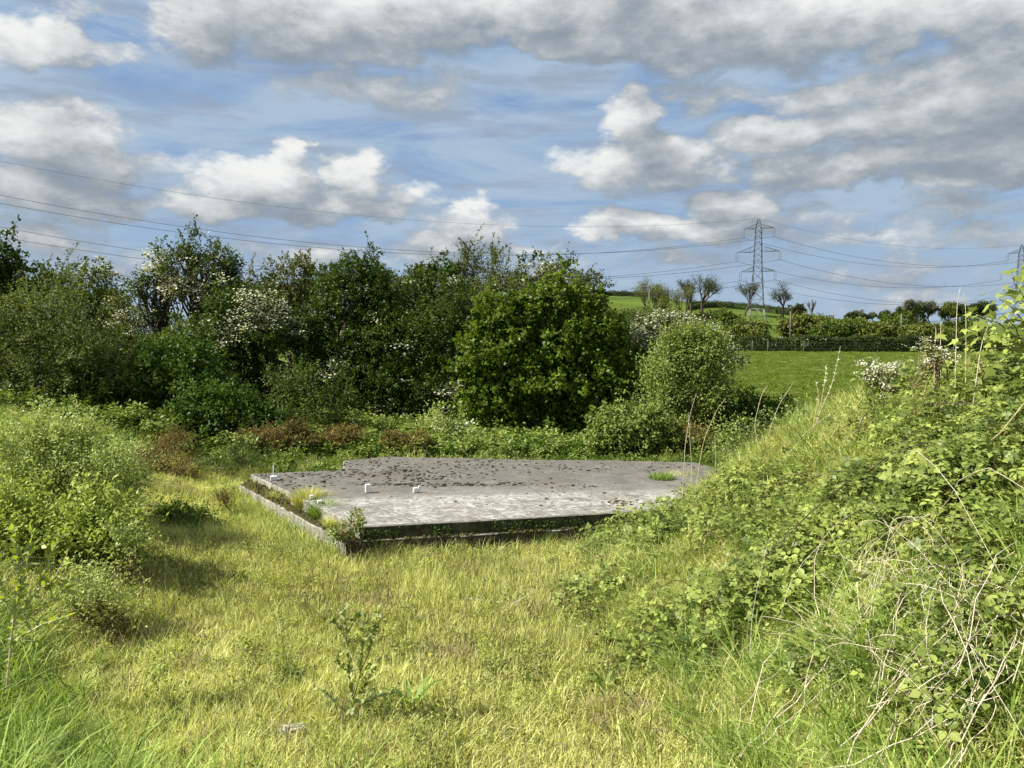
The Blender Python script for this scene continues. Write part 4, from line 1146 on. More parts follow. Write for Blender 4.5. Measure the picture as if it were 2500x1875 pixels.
# ------------------------------------------------------------------ far trees and bushes
def far_bush(name, label, px, py0, py1, hw, Y, mat, seed, n=2600, group='bushes behind the long hedge', cat='bush', L=.34):
    n = int(n * 1.7); L = L * 1.25
    cy = (py0 + py1) / 2; hh = (py1 - py0) / 2
    rng = random.Random(seed)
    lb = [(px, cy + hh * .2, hw * .8, hh * .85)] + [(px + rng.uniform(-.6, .6) * hw, cy + rng.uniform(-.35, .2) * hh, hw * rng.uniform(.35, .55), hh * rng.uniform(.45, .7)) for _ in range(4)]
    return tree(name, label, cat, px, Y, lb, n, L, L * .75, mat, seed, group, trunk_r=.2, per=60, clump=.8, sprig=.6, jit=.1, jag=.22, shoot=12, shoot_len=1.4, twigs=0, shell=.35, low=.3)
far_bush('round_bush', 'dark lobed bush left of the pylon feet', 1770, 752, 850, 78, 150, M_FARG, 61, 4200)
far_bush('round_bush', 'yellow olive bush below the pylon', 1818, 786, 850, 58, 136, M_FARO, 62, 3200)
far_bush('round_bush', 'broad olive bush crossed by a wooden pole', 1985, 764, 840, 92, 150, M_FARO, 63, 5200)
far_bush('round_bush', 'bright green bush in the middle of the hedge line', 2075, 778, 840, 82, 140, M_FARG, 64, 4600)
far_bush('round_bush', 'low brownish bush left of the middle pole', 2140, 796, 842, 60, 138, M_FARO, 65, 2600)
far_bush('round_bush', 'tall green bush immediately left of the middle pole', 2186, 766, 838, 50, 146, M_FARG, 66, 3000)
far_bush('round_bush', 'olive green bush right of the middle pole', 2262, 790, 840, 66, 142, M_FARO, 67, 3000)
far_bush('round_bush', 'green bush near the right bank in the hedge line', 2350, 778, 838, 62, 148, M_FARG, 68, 3000)
far_bush('round_bush', 'hawthorn bush beside the cream blossom below the hill', 1700, 770, 850, 56, 120, M_FARD, 69, 2600)
far_bush('round_bush', 'small dark bush by the leaning pole on the hill shoulder', 1945, 744, 768, 26, 300, M_FARD, 70, 900, L=.55)
far_bush('round_bush', 'mixed bushes on the hill under the leafless trees', 1650, 756, 800, 90, 240, M_FARO, 71, 3600, L=.5)
far_bush('round_bush', 'olive scrub under the domed crest tree', 1580, 752, 800, 60, 200, M_FARO, 72, 3200, L=.45)

def far_tree(name, label, px, top, foot, hw, Y, mat, seed, n=1500, stems=1, leafy=1.0, group='trees standing on the hill', L=.55, lean=0, crown_low=.35, twigs=4, bark=None, br=1.0):
    """tree on the skyline: open branch work with a thin or dense crown"""
    rng = np.random.default_rng(seed)
    x, y, z = on_ground(px, foot, 60, 445) if Y is None else (at(px, foot, Y)[0], Y, gzs(at(px, foot, Y)[0], Y))
    k = y / F
    H = (foot - top) * k; Wd = hw * k
    zoff = at(px, foot, y)[2] - z
    H += max(0, zoff)
    o = thing(name, label, 'tree', (x, y, z), 0, group)
    g = Geo(); gws = []
    tips = []
    def grow(p, d, ln, r, depth):
        n_ = 5; s = np.linspace(0, 1, n_)
        bend = rng.normal(size=3) * .18
        pts = p + d * ln * s[:, None] + bend * ln * (s ** 2)[:, None]
        gws[-1].tube(pts, np.linspace(r, r * .62, n_), 5 if depth < 2 else 3, False)
        e = pts[-1]
        if depth >= 4:
            tips.append(e); tips.append(pts[2]); return
        nb = (4 if depth == 0 else 3) if depth < 3 else 2 + int(rng.random() < .5)
        for j in range(nb):
            a = rng.random() * 6.28 if depth else j * 6.28 / nb + rng.random()
            sp = rng.uniform(.45, .95)
            q = norm(d + sp * np.array([math.cos(a) * Wd / H * 1.9, math.sin(a) * .8, rng.uniform(-.15, .35)]))
            st_ = pts[rng.integers(2, 5)] if depth else e
            grow(st_, q, ln * rng.uniform(.62, .85), r * .6, depth + 1)
    for s_ in range(stems):
        gws.append(Geo())
        d0 = norm(np.array([rng.normal() * .12 * stems + lean, rng.normal() * .1, 1.]))
        grow(np.array([rng.normal() * .2 * (stems - 1), 0, -.3]), d0, H * .22, H * .022 * br, 0)
    T_ = np.array(tips)
    # fit the branch work to the height and width seen
    sc_ = np.array([Wd / (np.quantile(np.abs(T_[:, 0] - np.median(T_[:, 0])), .93) + .01), Wd / (np.quantile(np.abs(T_[:, 1]), .93) + .01), (H * .97) / T_[:, 2].max()])
    sc_ = np.clip(sc_, .45, 1.9)
    T_ = T_ * sc_
    for gw in gws:
        gw.V = [v * sc_.astype(np.float32) for v in gw.V]
        link('trunk', gw.mesh('trunk', True), bark or M_BARK, o)
    if leafy > 0:
        m = int(n * leafy * 3.0)
        c = T_[rng.integers(0, len(T_), m)] + rng.normal(size=(m, 3)) * np.array([.6, .6, .55]) * H * .075
        c = c[c[:, 2] > H * crown_low * .8]
        m = len(c)
        add_leaves(g, c, rdirs(rng, m), norm(rng.normal(size=(m, 3)) * .6 + [0, 0, 1]), L * .85 * rng.uniform(.5, 1.3, m), L * .5, rng.random(m))
        link('crown', g.mesh('crown'), mat, o, kind='stuff')
    return o
far_tree('bare_tree', 'small leafless tree on the crest at the left of the hill', 1444, 676, 712, 15, 425, M_FARGREY, 81, 0, leafy=0, bark=M_BARKG)
far_tree('willow_tree', 'big domed feathery tree behind the pole on the crest', 1586, 674, 752, 38, 330, M_FARO, 82, 2600, 4, L=.55)
far_tree('ash_tree', 'sparse greyish tree right of the big domed one', 1638, 684, 748, 20, 340, M_FARGREY, 83, 500, 2, L=.5)
far_tree('ash_tree', 'second sparse brownish tree beside the leaning field maple', 1665, 682, 748, 24, 340, M_FARO, 84, 900, 2, L=.5)
far_tree('oak_tree', 'wind shaped dark tree with open crown on the crest', 1711, 668, 748, 28, 380, M_FARD, 85, 1200, 1, L=.6, lean=.05)
far_tree('oak_tree', 'low branched lobe tree just left of the wind shaped one', 1690, 682, 738, 17, 384, M_FARD, 86, 650, 1, L=.6)
far_tree('oak_tree', 'slender open tree just left of the pylon', 1818, 682, 755, 22, 400, M_FARD, 87, 800, 1, L=.6)
far_tree('oak_tree', 'sprawling half bare tree right of the pylon on the skyline', 1912, 690, 753, 26, 400, M_FARD, 88, 650, 1, L=.6, lean=-.02)
far_tree('bare_tree', 'leafless twiggy tree at the hill shoulder right of the pylon', 1983, 727, 762, 13, 400, M_FARGREY, 89, 0, leafy=0)
GR = 'trees along the low skyline on the right'
for k, (lab, px, top, foot, hw, mat, lf, st_, n_) in enumerate([
    ('dark low tree starting the row beside the hill slope', 2066, 762, 788, 17, M_FARD, 1, 2, 1500),
    ('grey thin tree second in the low row', 2092, 756, 790, 14, M_FARGREY, .5, 2, 900),
    ('rounded small tree standing alone after the low pair', 2122, 762, 794, 19, M_FARGREY, .9, 1, 1200),
    ('dark tree left of the conifer', 2166, 758, 792, 20, M_FARD, 1, 2, 1500),
    ('thin tree rising directly left of the conifer', 2202, 750, 800, 12, M_FARD, .9, 1, 900),
    ('tall pale tree rising behind the conifer', 2224, 734, 800, 16, M_FARGREY, .8, 1, 1200),
    ('spreading grey tree right of the conifer', 2276, 736, 800, 21, M_FARGREY, .8, 1, 1300),
    ('olive rounded tree between two grey trees', 2316, 737, 800, 19, M_FARO, 1, 2, 1500),
    ('dark broad tree near the far right', 2355, 744, 800, 22, M_FARD, 1.2, 2, 1900),
    ('small grey tree tucked beside the dark broad one', 2334, 746, 798, 8, M_FARGREY, .8, 1, 500),
    ('dark dome shaped tree next to the right bank', 2404, 735, 800, 24, M_FARD, 1.3, 2, 2100)]):
    far_tree('field_tree', lab, px, top, foot, hw, 400, mat, 90 + k, int(n_ * 1.8), st_, lf, GR, L=.85)
# conifer
rng = np.random.default_rng(120)
x, y = (2236 - 1250) / F * 390, 390.
co = thing('conifer_tree', 'dense dark conifer in the right hand skyline row', 'tree', (x, y, gzs(x, y)), 0, GR)
g = Geo(); n_ = 3600; Hc = (800 - 748) * 390 / F + 1.5
t_ = rng.random(n_) ** 1.2; a_ = rng.random(n_) * 6.28; r_ = (24 * 390 / F) * (1 - t_) ** .6 * (1 + .18 * np.sin(a_ * 5 + t_ * 20)) * rng.uniform(.75, 1.0, n_)
pos = np.stack([np.cos(a_) * r_, np.sin(a_) * r_, .3 + t_ * Hc], -1)
add_leaves(g, pos, norm(np.stack([np.cos(a_), np.sin(a_), np.full(n_, .8)], -1) + rng.normal(size=(n_, 3)) * .4), norm(rng.normal(size=(n_, 3)) + [0, 0, 1]), .8, .5, rng.random(n_))
link('crown', g.mesh('crown'), M_FARD, co, kind='stuff')
g = Geo(); g.tube([(0, 0, -.3), (0, 0, Hc * .8)], [.4, .1], 6); link('trunk', g.mesh('trunk'), M_BARK, co)
# distant wood line beyond everything so the low horizon is closed with country
g = Geo(); n_ = 9000; xx = rng.uniform(150, 620, n_); yy = 640 + 40 * np.sin(xx * .02) + rng.uniform(-12, 12, n_)
pos = np.stack([xx, yy, gz(xx, yy) + rng.random(n_) * (5 + 2.5 * np.sin(xx * .11) + 2 * np.sin(xx * .27))], -1)
add_leaves(g, pos, rdirs(rng, n_), norm(rng.normal(size=(n_, 3)) + [0, 0, 1]), 1.8, 1.2, rng.random(n_))
link('distant_woods', g.mesh('distant_woods'), M_FARD, kind='stuff', label='thin dark line of distant woodland on the low horizon', cat='woods')

# ------------------------------------------------------------------ pylons and their lines
M_STEEL = solid_mat('galvanised_steel', (.09, .10, .11), (.15, .165, .175), .55, 2, .5)
M_STEELL = solid_mat('pale_galvanised_steel', (.22, .25, .24), (.30, .33, .31), .55, 2, .3)
M_INS = solid_mat('grey_insulator', (.10, .11, .12), (.2, .21, .22), .35, 5)
PH = 46.6
ARMS = [('t', 42.5, 6.1, 1.9), ('m', 32.8, 8.7, 2.5), ('l', 24.6, 7.0, 2.0)]     # height of the lower chord, half span, depth at the body
def half_w(z):
    return float(np.interp(z, [0, 9, 24.6, 42.5, PH], [4.4, 2.75, 1.75, 1.15, .32]))
def pylon(label, loc, rz):
    t_ = thing('electricity_pylon', label, 'pylon', loc, rz, 'lattice pylons of the power line')
    lv = [0, 9, 13, 17, 20.5, 24.6, 28, 30.5, 32.8, 35.5, 38, 40.3, 42.5, PH - 2, PH]
    cor = [(-1, -1), (1, -1), (1, 1), (-1, 1)]
    def P(c, z): w = half_w(z); return (c[0] * w, c[1] * w, z)
    for c in cor:                      # the four splayed legs below the first panel
        g = Geo(); g.bar(P(c, 0), P(c, 9), .2)
        for z, z2 in ((0, 4.5), (4.5, 9)):
            n_ = cor[(cor.index(c) + 1) % 4]
            m_ = tuple((np.array(P(c, 9)) + np.array(P(n_, 9))) / 2)
        link('leg', g.mesh('leg'), M_STEELL, t_)
    g = Geo()
    for k in range(4):                 # inverted V braces of the legs, in each face
        a, b = cor[k], cor[(k + 1) % 4]
        mid = (np.array(P(a, 9)) + np.array(P(b, 9))) / 2
        for c in (a, b):
            q = np.array(P(c, 3.2)); g.bar(tuple(mid), tuple(q), .1)
            g.bar(tuple((mid + q) / 2), P(c, 6.5), .12); g.bar(tuple((mid + q) / 2), P(c, 3.2), .1)
        g.bar(P(a, 9), P(b, 9), .12)
    link('leg_bracing', g.mesh('leg_bracing'), M_STEELL, t_)
    g = Geo()
    for k in range(1, len(lv) - 1):
        z0, z1 = lv[k], lv[k + 1]
        for j in range(4):
            a, b = cor[j], cor[(j + 1) % 4]
            g.bar(P(a, z0), P(a, z1), .22)
            g.bar(P(a, z0), P(b, z1), .12); g.bar(P(b, z0), P(a, z1), .12)
            if k in (1, 4, 8, 12): g.bar(P(a, z1), P(b, z1), .12)
    link('tower_body', g.mesh('tower_body'), M_STEEL, t_)
    for nm, z, hs, dp in ARMS:
        for s in (-1, 1):
            g = Geo(); w = half_w(z); tip = (s * hs, 0, z)
            for y_ in (-w, w):
                g.bar((s * w, y_, z), tip, .17); g.bar((s * half_w(z + dp), y_ * .9, z + dp), tip, .15)
                for f in (.25, .5, .75):
                    lo = (s * (w + (hs - w) * f), y_ * (1 - f), z); hi = (s * (half_w(z + dp) + (hs - half_w(z + dp)) * f), y_ * .9 * (1 - f), z + dp * (1 - f))
                    g.bar(lo, hi, .09)
                    f2 = f - .25; lo2 = (s * (w + (hs - w) * f2), y_ * (1 - f2), z); g.bar(lo2, hi, .08)
            ca = link('cross_arm', g.mesh('cross_arm'), M_STEEL, t_)
            g = Geo()
            for dx_ in (-.35, .35):
                g.tube([(s * hs + dx_, 0, z), (s * hs + dx_, 0, z - .5)], .04, 4)
                zz = np.linspace(z - .5, z - 3.5, 25); g.tube([(s * hs + dx_, 0, q) for q in zz], [.13 if q % 2 else .07 for q in range(25)], 6)
            g.bar((s * hs - .45, 0, z - 3.6), (s * hs + .45, 0, z - 3.6), .1)
            link('insulator', g.mesh('insulator'), M_INS, ca)
    return t_
def pyl_at(P0, rz, w, s):
    z, hs = {'t': (42.5, 6.1), 'm': (32.8, 8.7), 'l': (24.6, 7.0), 'e': (PH, 0)}[w]
    z -= 3.65 if w != 'e' else 0
    return np.array([P0[0] + math.cos(rz) * hs * s, P0[1] + math.sin(rz) * hs * s, P0[2] + z])
x1, y1 = at(1847, 800, 326)[:2]
PY = [((-276.9, 183.3, gzs(-276.9, 183.3)), -.365), ((x1, y1, at(1847, 806, 326)[2]), -.402), ((at(2491, 700, 396)[0], 396., at(2491, 821, 396)[2]), -.75)]
lab = ['steel lattice pylon beyond the trees on the left', 'tall steel lattice pylon standing at the foot of the hill', 'second steel lattice pylon showing at the right frame edge']
PY[0] = ((PY[0][0][0], PY[0][0][1], gzs(-276.9, 183.3)), PY[0][1])
for (P0, rz), l_ in zip(PY, lab):
    pylon(l_, P0, rz)
GP = 'conductors of the high voltage line'
names = {('e', 0): 'earth wire', ('t', -1): 'upper far conductor', ('t', 1): 'upper near conductor', ('m', -1): 'middle far conductor', ('m', 1): 'middle near conductor', ('l', -1): 'lower far conductor', ('l', 1): 'lower near conductor'}
for k in (0, 1):
    for (w, s), nm in names.items():
        A_ = pyl_at(PY[k][0], PY[k][1], w, s); B_ = pyl_at(PY[k + 1][0], PY[k + 1][1], w, s)
        t_ = np.linspace(0, 1, 60); L_ = A_ * (1 - t_[:, None]) + B_ * t_[:, None]
        sag = (25.4 if k == 0 else 7.2) * (.85 if w == 'e' else 1); L_[:, 2] -= 4 * sag * t_ * (1 - t_)
        g = Geo(); g.tube(L_ - A_, .038 if w == 'e' else .065, 5, False)
        link('power_line', g.mesh('power_line'), M_STEEL, loc=tuple(A_), label=f'{nm} of the high voltage line, {"left" if k == 0 else "right"} of the tall pylon', cat='power line', group=GP)
# ------------------------------------------------------------------ wooden poles and the low cable
def pole(label, px, top, foot, Y, arm=0.0, r=.16):
    x = at(px, foot, Y)[0]; z = min(gzs(x, Y), at(px, foot, Y)[2]); zt = at(px, top, Y)[2]
    t_ = thing('utility_pole', label, 'pole', (x, Y, z), 0, 'wooden poles in the fields')
    g = Geo(); g.tube([(0, 0, -.5), (0, 0, (zt - z) * .5), (0, 0, zt - z)], [r, r * .9, r * .75], 8); link('shaft', g.mesh('shaft'), M_POST, t_)
    if arm:
        g = Geo(); g.bar((-arm, -r, zt - z - .35), (arm, -r, zt - z - .35), .16); c_ = link('cross_arm', g.mesh('cross_arm'), M_POST, t_)
        g = Geo()
        for q in (-arm * .92, 0, arm * .92): g.tube([(q, -r, zt - z - .3), (q, -r, zt - z - .1), (q, -r, zt - z + .05)], [.05, .08, .04], 6)
        link('insulator', g.mesh('insulator'), M_INS, c_)
    return (x, Y, zt)
p0 = pole('wooden pole with crossarm before the big domed tree', 1585, 695, 760, 250, 2.6, .3)
p1 = pole('wooden pole with a small crossarm before the broad olive bush', 1929, 748, 826, 146, .7)
p2 = pole('pale wooden pole standing behind the long hedge on the right', 2199, 766, 836, 138, 0)
pa = pole('wooden pole hidden behind the blossomed hawthorn', 1640, 770, 860, 100, 0)
pb = pole('wooden pole beyond the right hand bank', 2560, 742, 850, 100, 0)
g = Geo(); t_ = np.linspace(0, 1, 50); A_ = np.array(pa) - [0, 0, .2]; B_ = np.array(pb) - [0, 0, .2]
L_ = A_ * (1 - t_[:, None]) + B_ * t_[:, None]; L_[:, 2] -= 4 * 1.9 * t_ * (1 - t_)
g.tube(L_ - A_, .035, 5, False)
link('overhead_cable', g.mesh('overhead_cable'), solid_mat('black_cable', (.015, .015, .015), (.03, .03, .03), .5, 5), loc=tuple(A_), label='thick black cable sagging above the long hedge', cat='cable')
for q, (ha, hb) in enumerate(((-.25, -.25), (-.7, -.7))):
    pass
g = Geo(); A_ = np.array(p0) - [0, 0, .3]; B_ = np.array(at(1380, 708, 300)); t_ = np.linspace(0, 1, 20)
L_ = A_ * (1 - t_[:, None]) + B_ * t_[:, None]; L_[:, 2] -= 4 * 1.2 * t_ * (1 - t_)
g.tube(L_ - A_, .05, 4, False); link('overhead_cable', g.mesh('overhead_cable'), M_STEEL, loc=tuple(A_), label='thin wire leaving the crossarmed pole towards the left', cat='cable')

# ------------------------------------------------------------------ grazing cow and the white trough
cx_, cy_, cz_ = on_ground(1457, 719, 120, 430)
M_COW = solid_mat('dun_hide', (.42, .30, .19), (.58, .44, .30), .8, 2)
cow = thing('cow', 'pale brown cow standing on the hill crest by the hedge', 'cow', (cx_, cy_, cz_), 0)
import bmesh
bm = bmesh.new(); me = bpy.data.meshes.new('body')
vs = {}
def sv(n_, co): vs[n_] = bm.verts.new(co); return vs[n_]
sv('rump', (-.85, 0, 1.15)); sv('hip', (-.55, 0, 1.2)); sv('mid', (0, 0, 1.12)); sv('sh', (.55, 0, 1.15)); sv('neck', (.95, 0, 1.35)); sv('poll', (1.2, 0, 1.45)); sv('muz', (1.5, 0, 1.2))
for a_, b_ in (('rump', 'hip'), ('hip', 'mid'), ('mid', 'sh'), ('sh', 'neck'), ('neck', 'poll'), ('poll', 'muz')): bm.edges.new((vs[a_], vs[b_]))
rad = {'rump': .2, 'hip': .38, 'mid': .42, 'sh': .36, 'neck': .2, 'poll': .17, 'muz': .1}
for s in (-1, 1):
    for nm, X_, par in (('h', -.6, 'hip'), ('f', .55, 'sh')):
        a_ = sv(f'{nm}k{s}', (X_ + (.1 if nm == 'h' else 0), s * .24, .72)); b_ = sv(f'{nm}h{s}', (X_ - (.08 if nm == 'h' else -.02), s * .25, .4)); c_ = sv(f'{nm}f{s}', (X_, s * .25, .02))
        bm.edges.new((vs[par], a_)); bm.edges.new((a_, b_)); bm.edges.new((b_, c_)); rad[f'{nm}k{s}'] = .14; rad[f'{nm}h{s}'] = .07; rad[f'{nm}f{s}'] = .06
    e_ = sv(f'ear{s}', (1.15, s * .25, 1.5)); bm.edges.new((vs['poll'], e_)); rad[f'ear{s}'] = .05
tl = sv('tail', (-1.0, 0, .6)); bm.edges.new((vs['rump'], tl)); rad['tail'] = .04
bm.verts.index_update(); order = [(v.index, n_) for n_, v in vs.items()]
bm.to_mesh(me); bm.free()
co_ = link('body', me, M_COW, cow)
sk = co_.modifiers.new('skin', 'SKIN'); 
if not me.skin_vertices: me.attributes.new
try:
    for i_, n_ in order:
        me.skin_vertices[0].data[i_].radius = (rad[n_], rad[n_])
except Exception:
    pass
co_.modifiers.new('smooth', 'SUBSURF').levels = 1
tx, ty, tz = at(1906, 824, 124)[0], 124., gzs(at(1906, 824, 124)[0], 124)
tr = thing('water_trough', 'small white trough above the hedge at the foot of the pylon', 'trough', (tx, ty, tz))
zt_ = at(1906, 828, 124)[2] - tz
bevel_box('tank', (.62, .4, .36), M_WHITE, tr, (0, 0, max(zt_, .4)), bev=.04)
g = Geo()
for sx_ in (-.25, .25):
    for sy_ in (-.14, .14): g.tube([(sx_, sy_, -.1), (sx_, sy_, max(zt_, .4))], .03, 4)
link('stand', g.mesh('stand'), M_POST, tr)
# ------------------------------------------------------------------ near shrubs on the left
GW = 'young willows on the left of the clearing'
def willow(label, px, Y, lobes, n, seed, mat=M_WILLOW, L=.052, W=.026, **kw):
    a = dict(trunk_r=.025, stems=5, shoot=120, shoot_len=.5, per=36, clump=.2, sprig=.34, up=1.0, jag=.42, low=.6, jit=.025, bark=M_TWIG, twigs=3, back=.6)
    a.update(kw)
    return tree('willow_bush', label, 'willow', px, Y, lobes, n, L, W, mat, seed, GW, **a)
willow('largest grey green willow bush at the left, hiding the bank', 190, 11.3, [(110, 1120, 85, 80), (220, 1150, 95, 85), (150, 1200, 110, 80), (280, 1190, 60, 70), (60, 1190, 80, 80), (230, 1230, 90, 50)], 24000, 201)
willow('bright yellow green young willow in front of the largest one', 235, 9.6, [(235, 1290, 60, 62), (180, 1330, 62, 60), (290, 1340, 50, 50), (130, 1370, 50, 50)], 8500, 202, M_WILLOWG, L=.070, W=.034, shoot=44, shoot_len=.3)
willow('willow bush at the left frame edge below the grass slope', 30, 9.4, [(20, 1290, 70, 70), (70, 1350, 60, 70), (-60, 1320, 90, 90)], 9000, 203, M_WILLOWG, L=.068, W=.032, shoot=30)
willow('thin open willow on the edge of the meadow', 330, 9.1, [(310, 1360, 34, 60), (270, 1420, 40, 40), (220, 1440, 50, 50)], 1700, 204, L=.045, W=.022, shoot=22, stems=4, shoot_len=.3, per=26)
def leafy_stems(name, label, cat, stems, Y, L, W, mat, seed, leaf_step=.035, group=None, bark=None, r0=.008, indiv=True, gap=.12, wide=.5):
    """a sapling drawn stem by stem; each leaf is an object"""
    rng = np.random.default_rng(seed)
    b = at(*stems[0][0], Y); bz = gzs(b[0], Y); base = np.array([b[0], Y, bz])
    o = thing(name, label, cat, tuple(base), 0, group)
    shapes = []
    for k in range(4):
        lr = np.random.default_rng(seed * 10 + k)
        w = W * lr.uniform(.85, 1.15); l_ = L * lr.uniform(.85, 1.15); c = lr.uniform(-.15, .1)
        v = np.array([[0, 0, 0], [.32 * l_, .5 * w, .10 * w], [.68 * l_, .42 * w, .08 * w + c * l_ * .5], [l_, 0, c * l_], [.68 * l_, -.42 * w, .08 * w + c * l_ * .5], [.32 * l_, -.5 * w, .10 * w], [.5 * l_, 0, -.04 * w + c * l_ * .3]])
        m = mesh_np('leaf', v, [np.array([[0, 1, 2, 6], [6, 2, 3, 3], [0, 6, 4, 5], [6, 3, 4, 4]])[[0, 2]], np.array([[6, 2, 3], [6, 3, 4]])], {'tint': np.full(7, lr.uniform(.55, 1))})
        m.materials.append(mat); shapes.append(m)
    cnt_ = 0; stuffg = Geo()
    for si, st in enumerate(stems):
        pts = np.array([at(px, py, Y) for px, py in st]) - base
        pts[:, 1] += (rng.normal() * .06) * np.linspace(0, 1, len(pts)) * (si > 0)
        if si == 0: pts[0, 2] = -.03
        s = np.linspace(0, len(pts) - 1, max(6, len(pts) * 3))
        P_ = np.stack([np.interp(s, np.arange(len(pts)), pts[:, j]) for j in range(3)], -1)
        g = Geo(); g.tube(P_, np.linspace(r0 * (1 if si == 0 else .65), r0 * .25, len(P_)), 5, False)
        link('stem', g.mesh('stem', True), bark or M_BARK, o)
        seg = np.linalg.norm(np.diff(P_, axis=0), axis=1).sum()
        m = int(seg / leaf_step)
        for q in range(m):
            t_ = gap + (1 - gap) * (q + .5) / m
            u = t_ * (len(P_) - 1); i_ = min(int(u), len(P_) - 2); p = P_[i_] + (P_[i_ + 1] - P_[i_]) * (u - i_)
            tan = norm(P_[i_ + 1] - P_[i_])
            d = norm(tan * .7 + rng.normal(size=3) * .75 + np.array([0, 0, .15])); nn = norm(np.array([-.2, -.2, .8]) + rng.normal(size=3) * .5)
            S_ = norm(np.cross(d, nn)); U_ = np.cross(S_, d)
            if indiv and cnt_ < 280:
                lf = bpy.data.objects.new('leaf', shapes[rng.integers(4)]); COL.objects.link(lf); lf.parent = o
                sc_ = rng.uniform(.6, 1.15)
                M = Matrix(((d[0] * sc_, -S_[0] * sc_, U_[0] * sc_, p[0]), (d[1] * sc_, -S_[1] * sc_, U_[1] * sc_, p[1]), (d[2] * sc_, -S_[2] * sc_, U_[2] * sc_, p[2]), (0, 0, 0, 1)))
                lf.matrix_local = M; cnt_ += 1
            else:
                add_leaves(stuffg, [p], [d], [nn], L, W, rng.random())
    if stuffg.n: link('foliage', stuffg.mesh('foliage'), mat, o, kind='stuff')
    return o
leafy_stems('willow_sapling', 'tall leafy willow sapling with long pale leaves at the lower left edge', 'willow',
            [[(5, 1640), (30, 1530), (50, 1430), (40, 1340), (30, 1290)], [(30, 1530), (90, 1440), (110, 1360), (140, 1300)], [(30, 1540), (80, 1500), (150, 1450), (185, 1400)], [(40, 1560), (110, 1520), (170, 1500)],
             [(25, 1500), (0, 1420), (-10, 1330)], [(35, 1480), (60, 1400), (75, 1330), (80, 1290)], [(90, 1440), (130, 1420), (170, 1350)], [(20, 1560), (60, 1560), (120, 1580)], [(0, 1440), (-40, 1400), (-60, 1330)], [(100, 1470), (120, 1420), (105, 1340)]],
            6.1, .088, .036, M_WILLOWG, 301, .018, GW, M_DEAD, .010)
leafy_stems('willow_sapling', 'small willow sapling standing alone in the meadow foreground', 'willow',
            [[(838, 1830), (848, 1779), (854, 1749), (863, 1709), (854, 1666), (849, 1591), (846, 1540), (838, 1478)], [(863, 1706), (878, 1658), (885, 1602), (888, 1540), (890, 1505)], [(885, 1630), (902, 1590), (914, 1530), (922, 1490)],
             [(856, 1745), (830, 1730), (814, 1720), (790, 1706), (766, 1694)], [(858, 1735), (885, 1722), (910, 1710), (955, 1700)], [(846, 1560), (830, 1530), (820, 1500)], [(848, 1548), (862, 1520), (868, 1496)], [(852, 1640), (835, 1625), (826, 1600)],
             [(888, 1560), (905, 1545), (918, 1536)], [(878, 1655), (900, 1630), (925, 1610)], [(846, 1770), (870, 1765), (882, 1758)], [(862, 1700), (880, 1690), (900, 1660)]],
            6.05, .062, .032, M_WILLOW, 302, .0105, GW, M_BARK, .006, gap=.3)
leafy_stems('willow_sapling', 'sparse pale sapling with bare forked twigs at the foot of the bank', 'willow',
            [[(1270, 1600), (1245, 1530), (1240, 1480), (1232, 1420)], [(1245, 1530), (1220, 1500), (1190, 1470), (1150, 1455)], [(1243, 1510), (1265, 1470), (1275, 1430)], [(1245, 1525), (1215, 1480), (1210, 1450)], [(1240, 1480), (1290, 1450), (1310, 1420)]],
            8.3, .05, .028, M_WILLOW, 303, .035, GW, M_DEAD, .007, gap=.35)

willow('thin scrubby willow above the long grass with small dark leaves', 240, 7.9, [(230, 1480, 55, 45), (170, 1500, 50, 50), (285, 1500, 36, 32)], 2600, 205, L=.045, W=.022, shoot=24, stems=4, shoot_len=.28, per=26)
# low gorse and brambles on the meadow
gorse('gorse_bush', 'small upright brown topped gorse in the lower left meadow', 295, 7.9, [(300, 1570, 34, 22), (290, 1605, 28, 30), (298, 1650, 22, 24)], 4200, 41)
gorse('gorse_bush', 'tiny dead red brown gorse twig left of the slab', 545, 13.2, [(545, 1225, 16, 14)], 420, 42)
tree('bramble_bush', 'low dark bramble clump on the meadow between willows and slab', 'bramble', 455, 12.3, [(455, 1262, 60, 20), (420, 1272, 50, 14), (500, 1275, 40, 10)], 2600, .05, .034, M_BRAMD, 43, 'bramble bushes', trunk_r=.008, stems=4, shoot=8, shoot_len=.2, low=.2, clump=.14, sprig=.18, bark=M_CANE, jit=.02)

# ------------------------------------------------------------------ brambles on the bank
def tri_leaf_mesh(seed, L=.054, W=.040):
    """a bramble leaf: three toothed leaflets on a stalk"""
    rng = np.random.default_rng(seed); g = Geo()
    for az, l_, off in ((0, 1.0, .028), (1.25, .85, .012), (-1.25, .85, .012)):
        d = np.array([math.cos(az), math.sin(az), rng.uniform(-.25, .1)]); s = np.array([-math.sin(az), math.cos(az), 0]); l = L * l_ * rng.uniform(.9, 1.1); w = W * l_
        p0 = np.array([off, 0, 0]) + d * .006; u = np.array([0, 0, 1.])
        T_ = [0, .22, .5, .8, 1]; H_ = [0, .42, .5, .28, 0]
        mid = [p0 + d * l * t - u * .05 * l * t * t for t in T_]
        V_ = mid + [mid[k] + s * w * H_[k] + u * w * .16 for k in (1, 2, 3)] + [mid[k] - s * w * H_[k] + u * w * .16 for k in (1, 2, 3)]
        Q_ = [[1, 2, 6, 5], [2, 3, 7, 6], [1, 8, 9, 2], [2, 9, 10, 3]]; T3 = [[0, 1, 5], [3, 4, 7], [0, 8, 1], [3, 10, 4]]
        g.add(V_, Q_, T3, rng.uniform(.2, 1))
    return g.mesh('leaf')
LEAFM = []
for k in range(6):
    m_ = tri_leaf_mesh(500 + k); m_.materials.append(M_BRAM); LEAFM.append(m_)
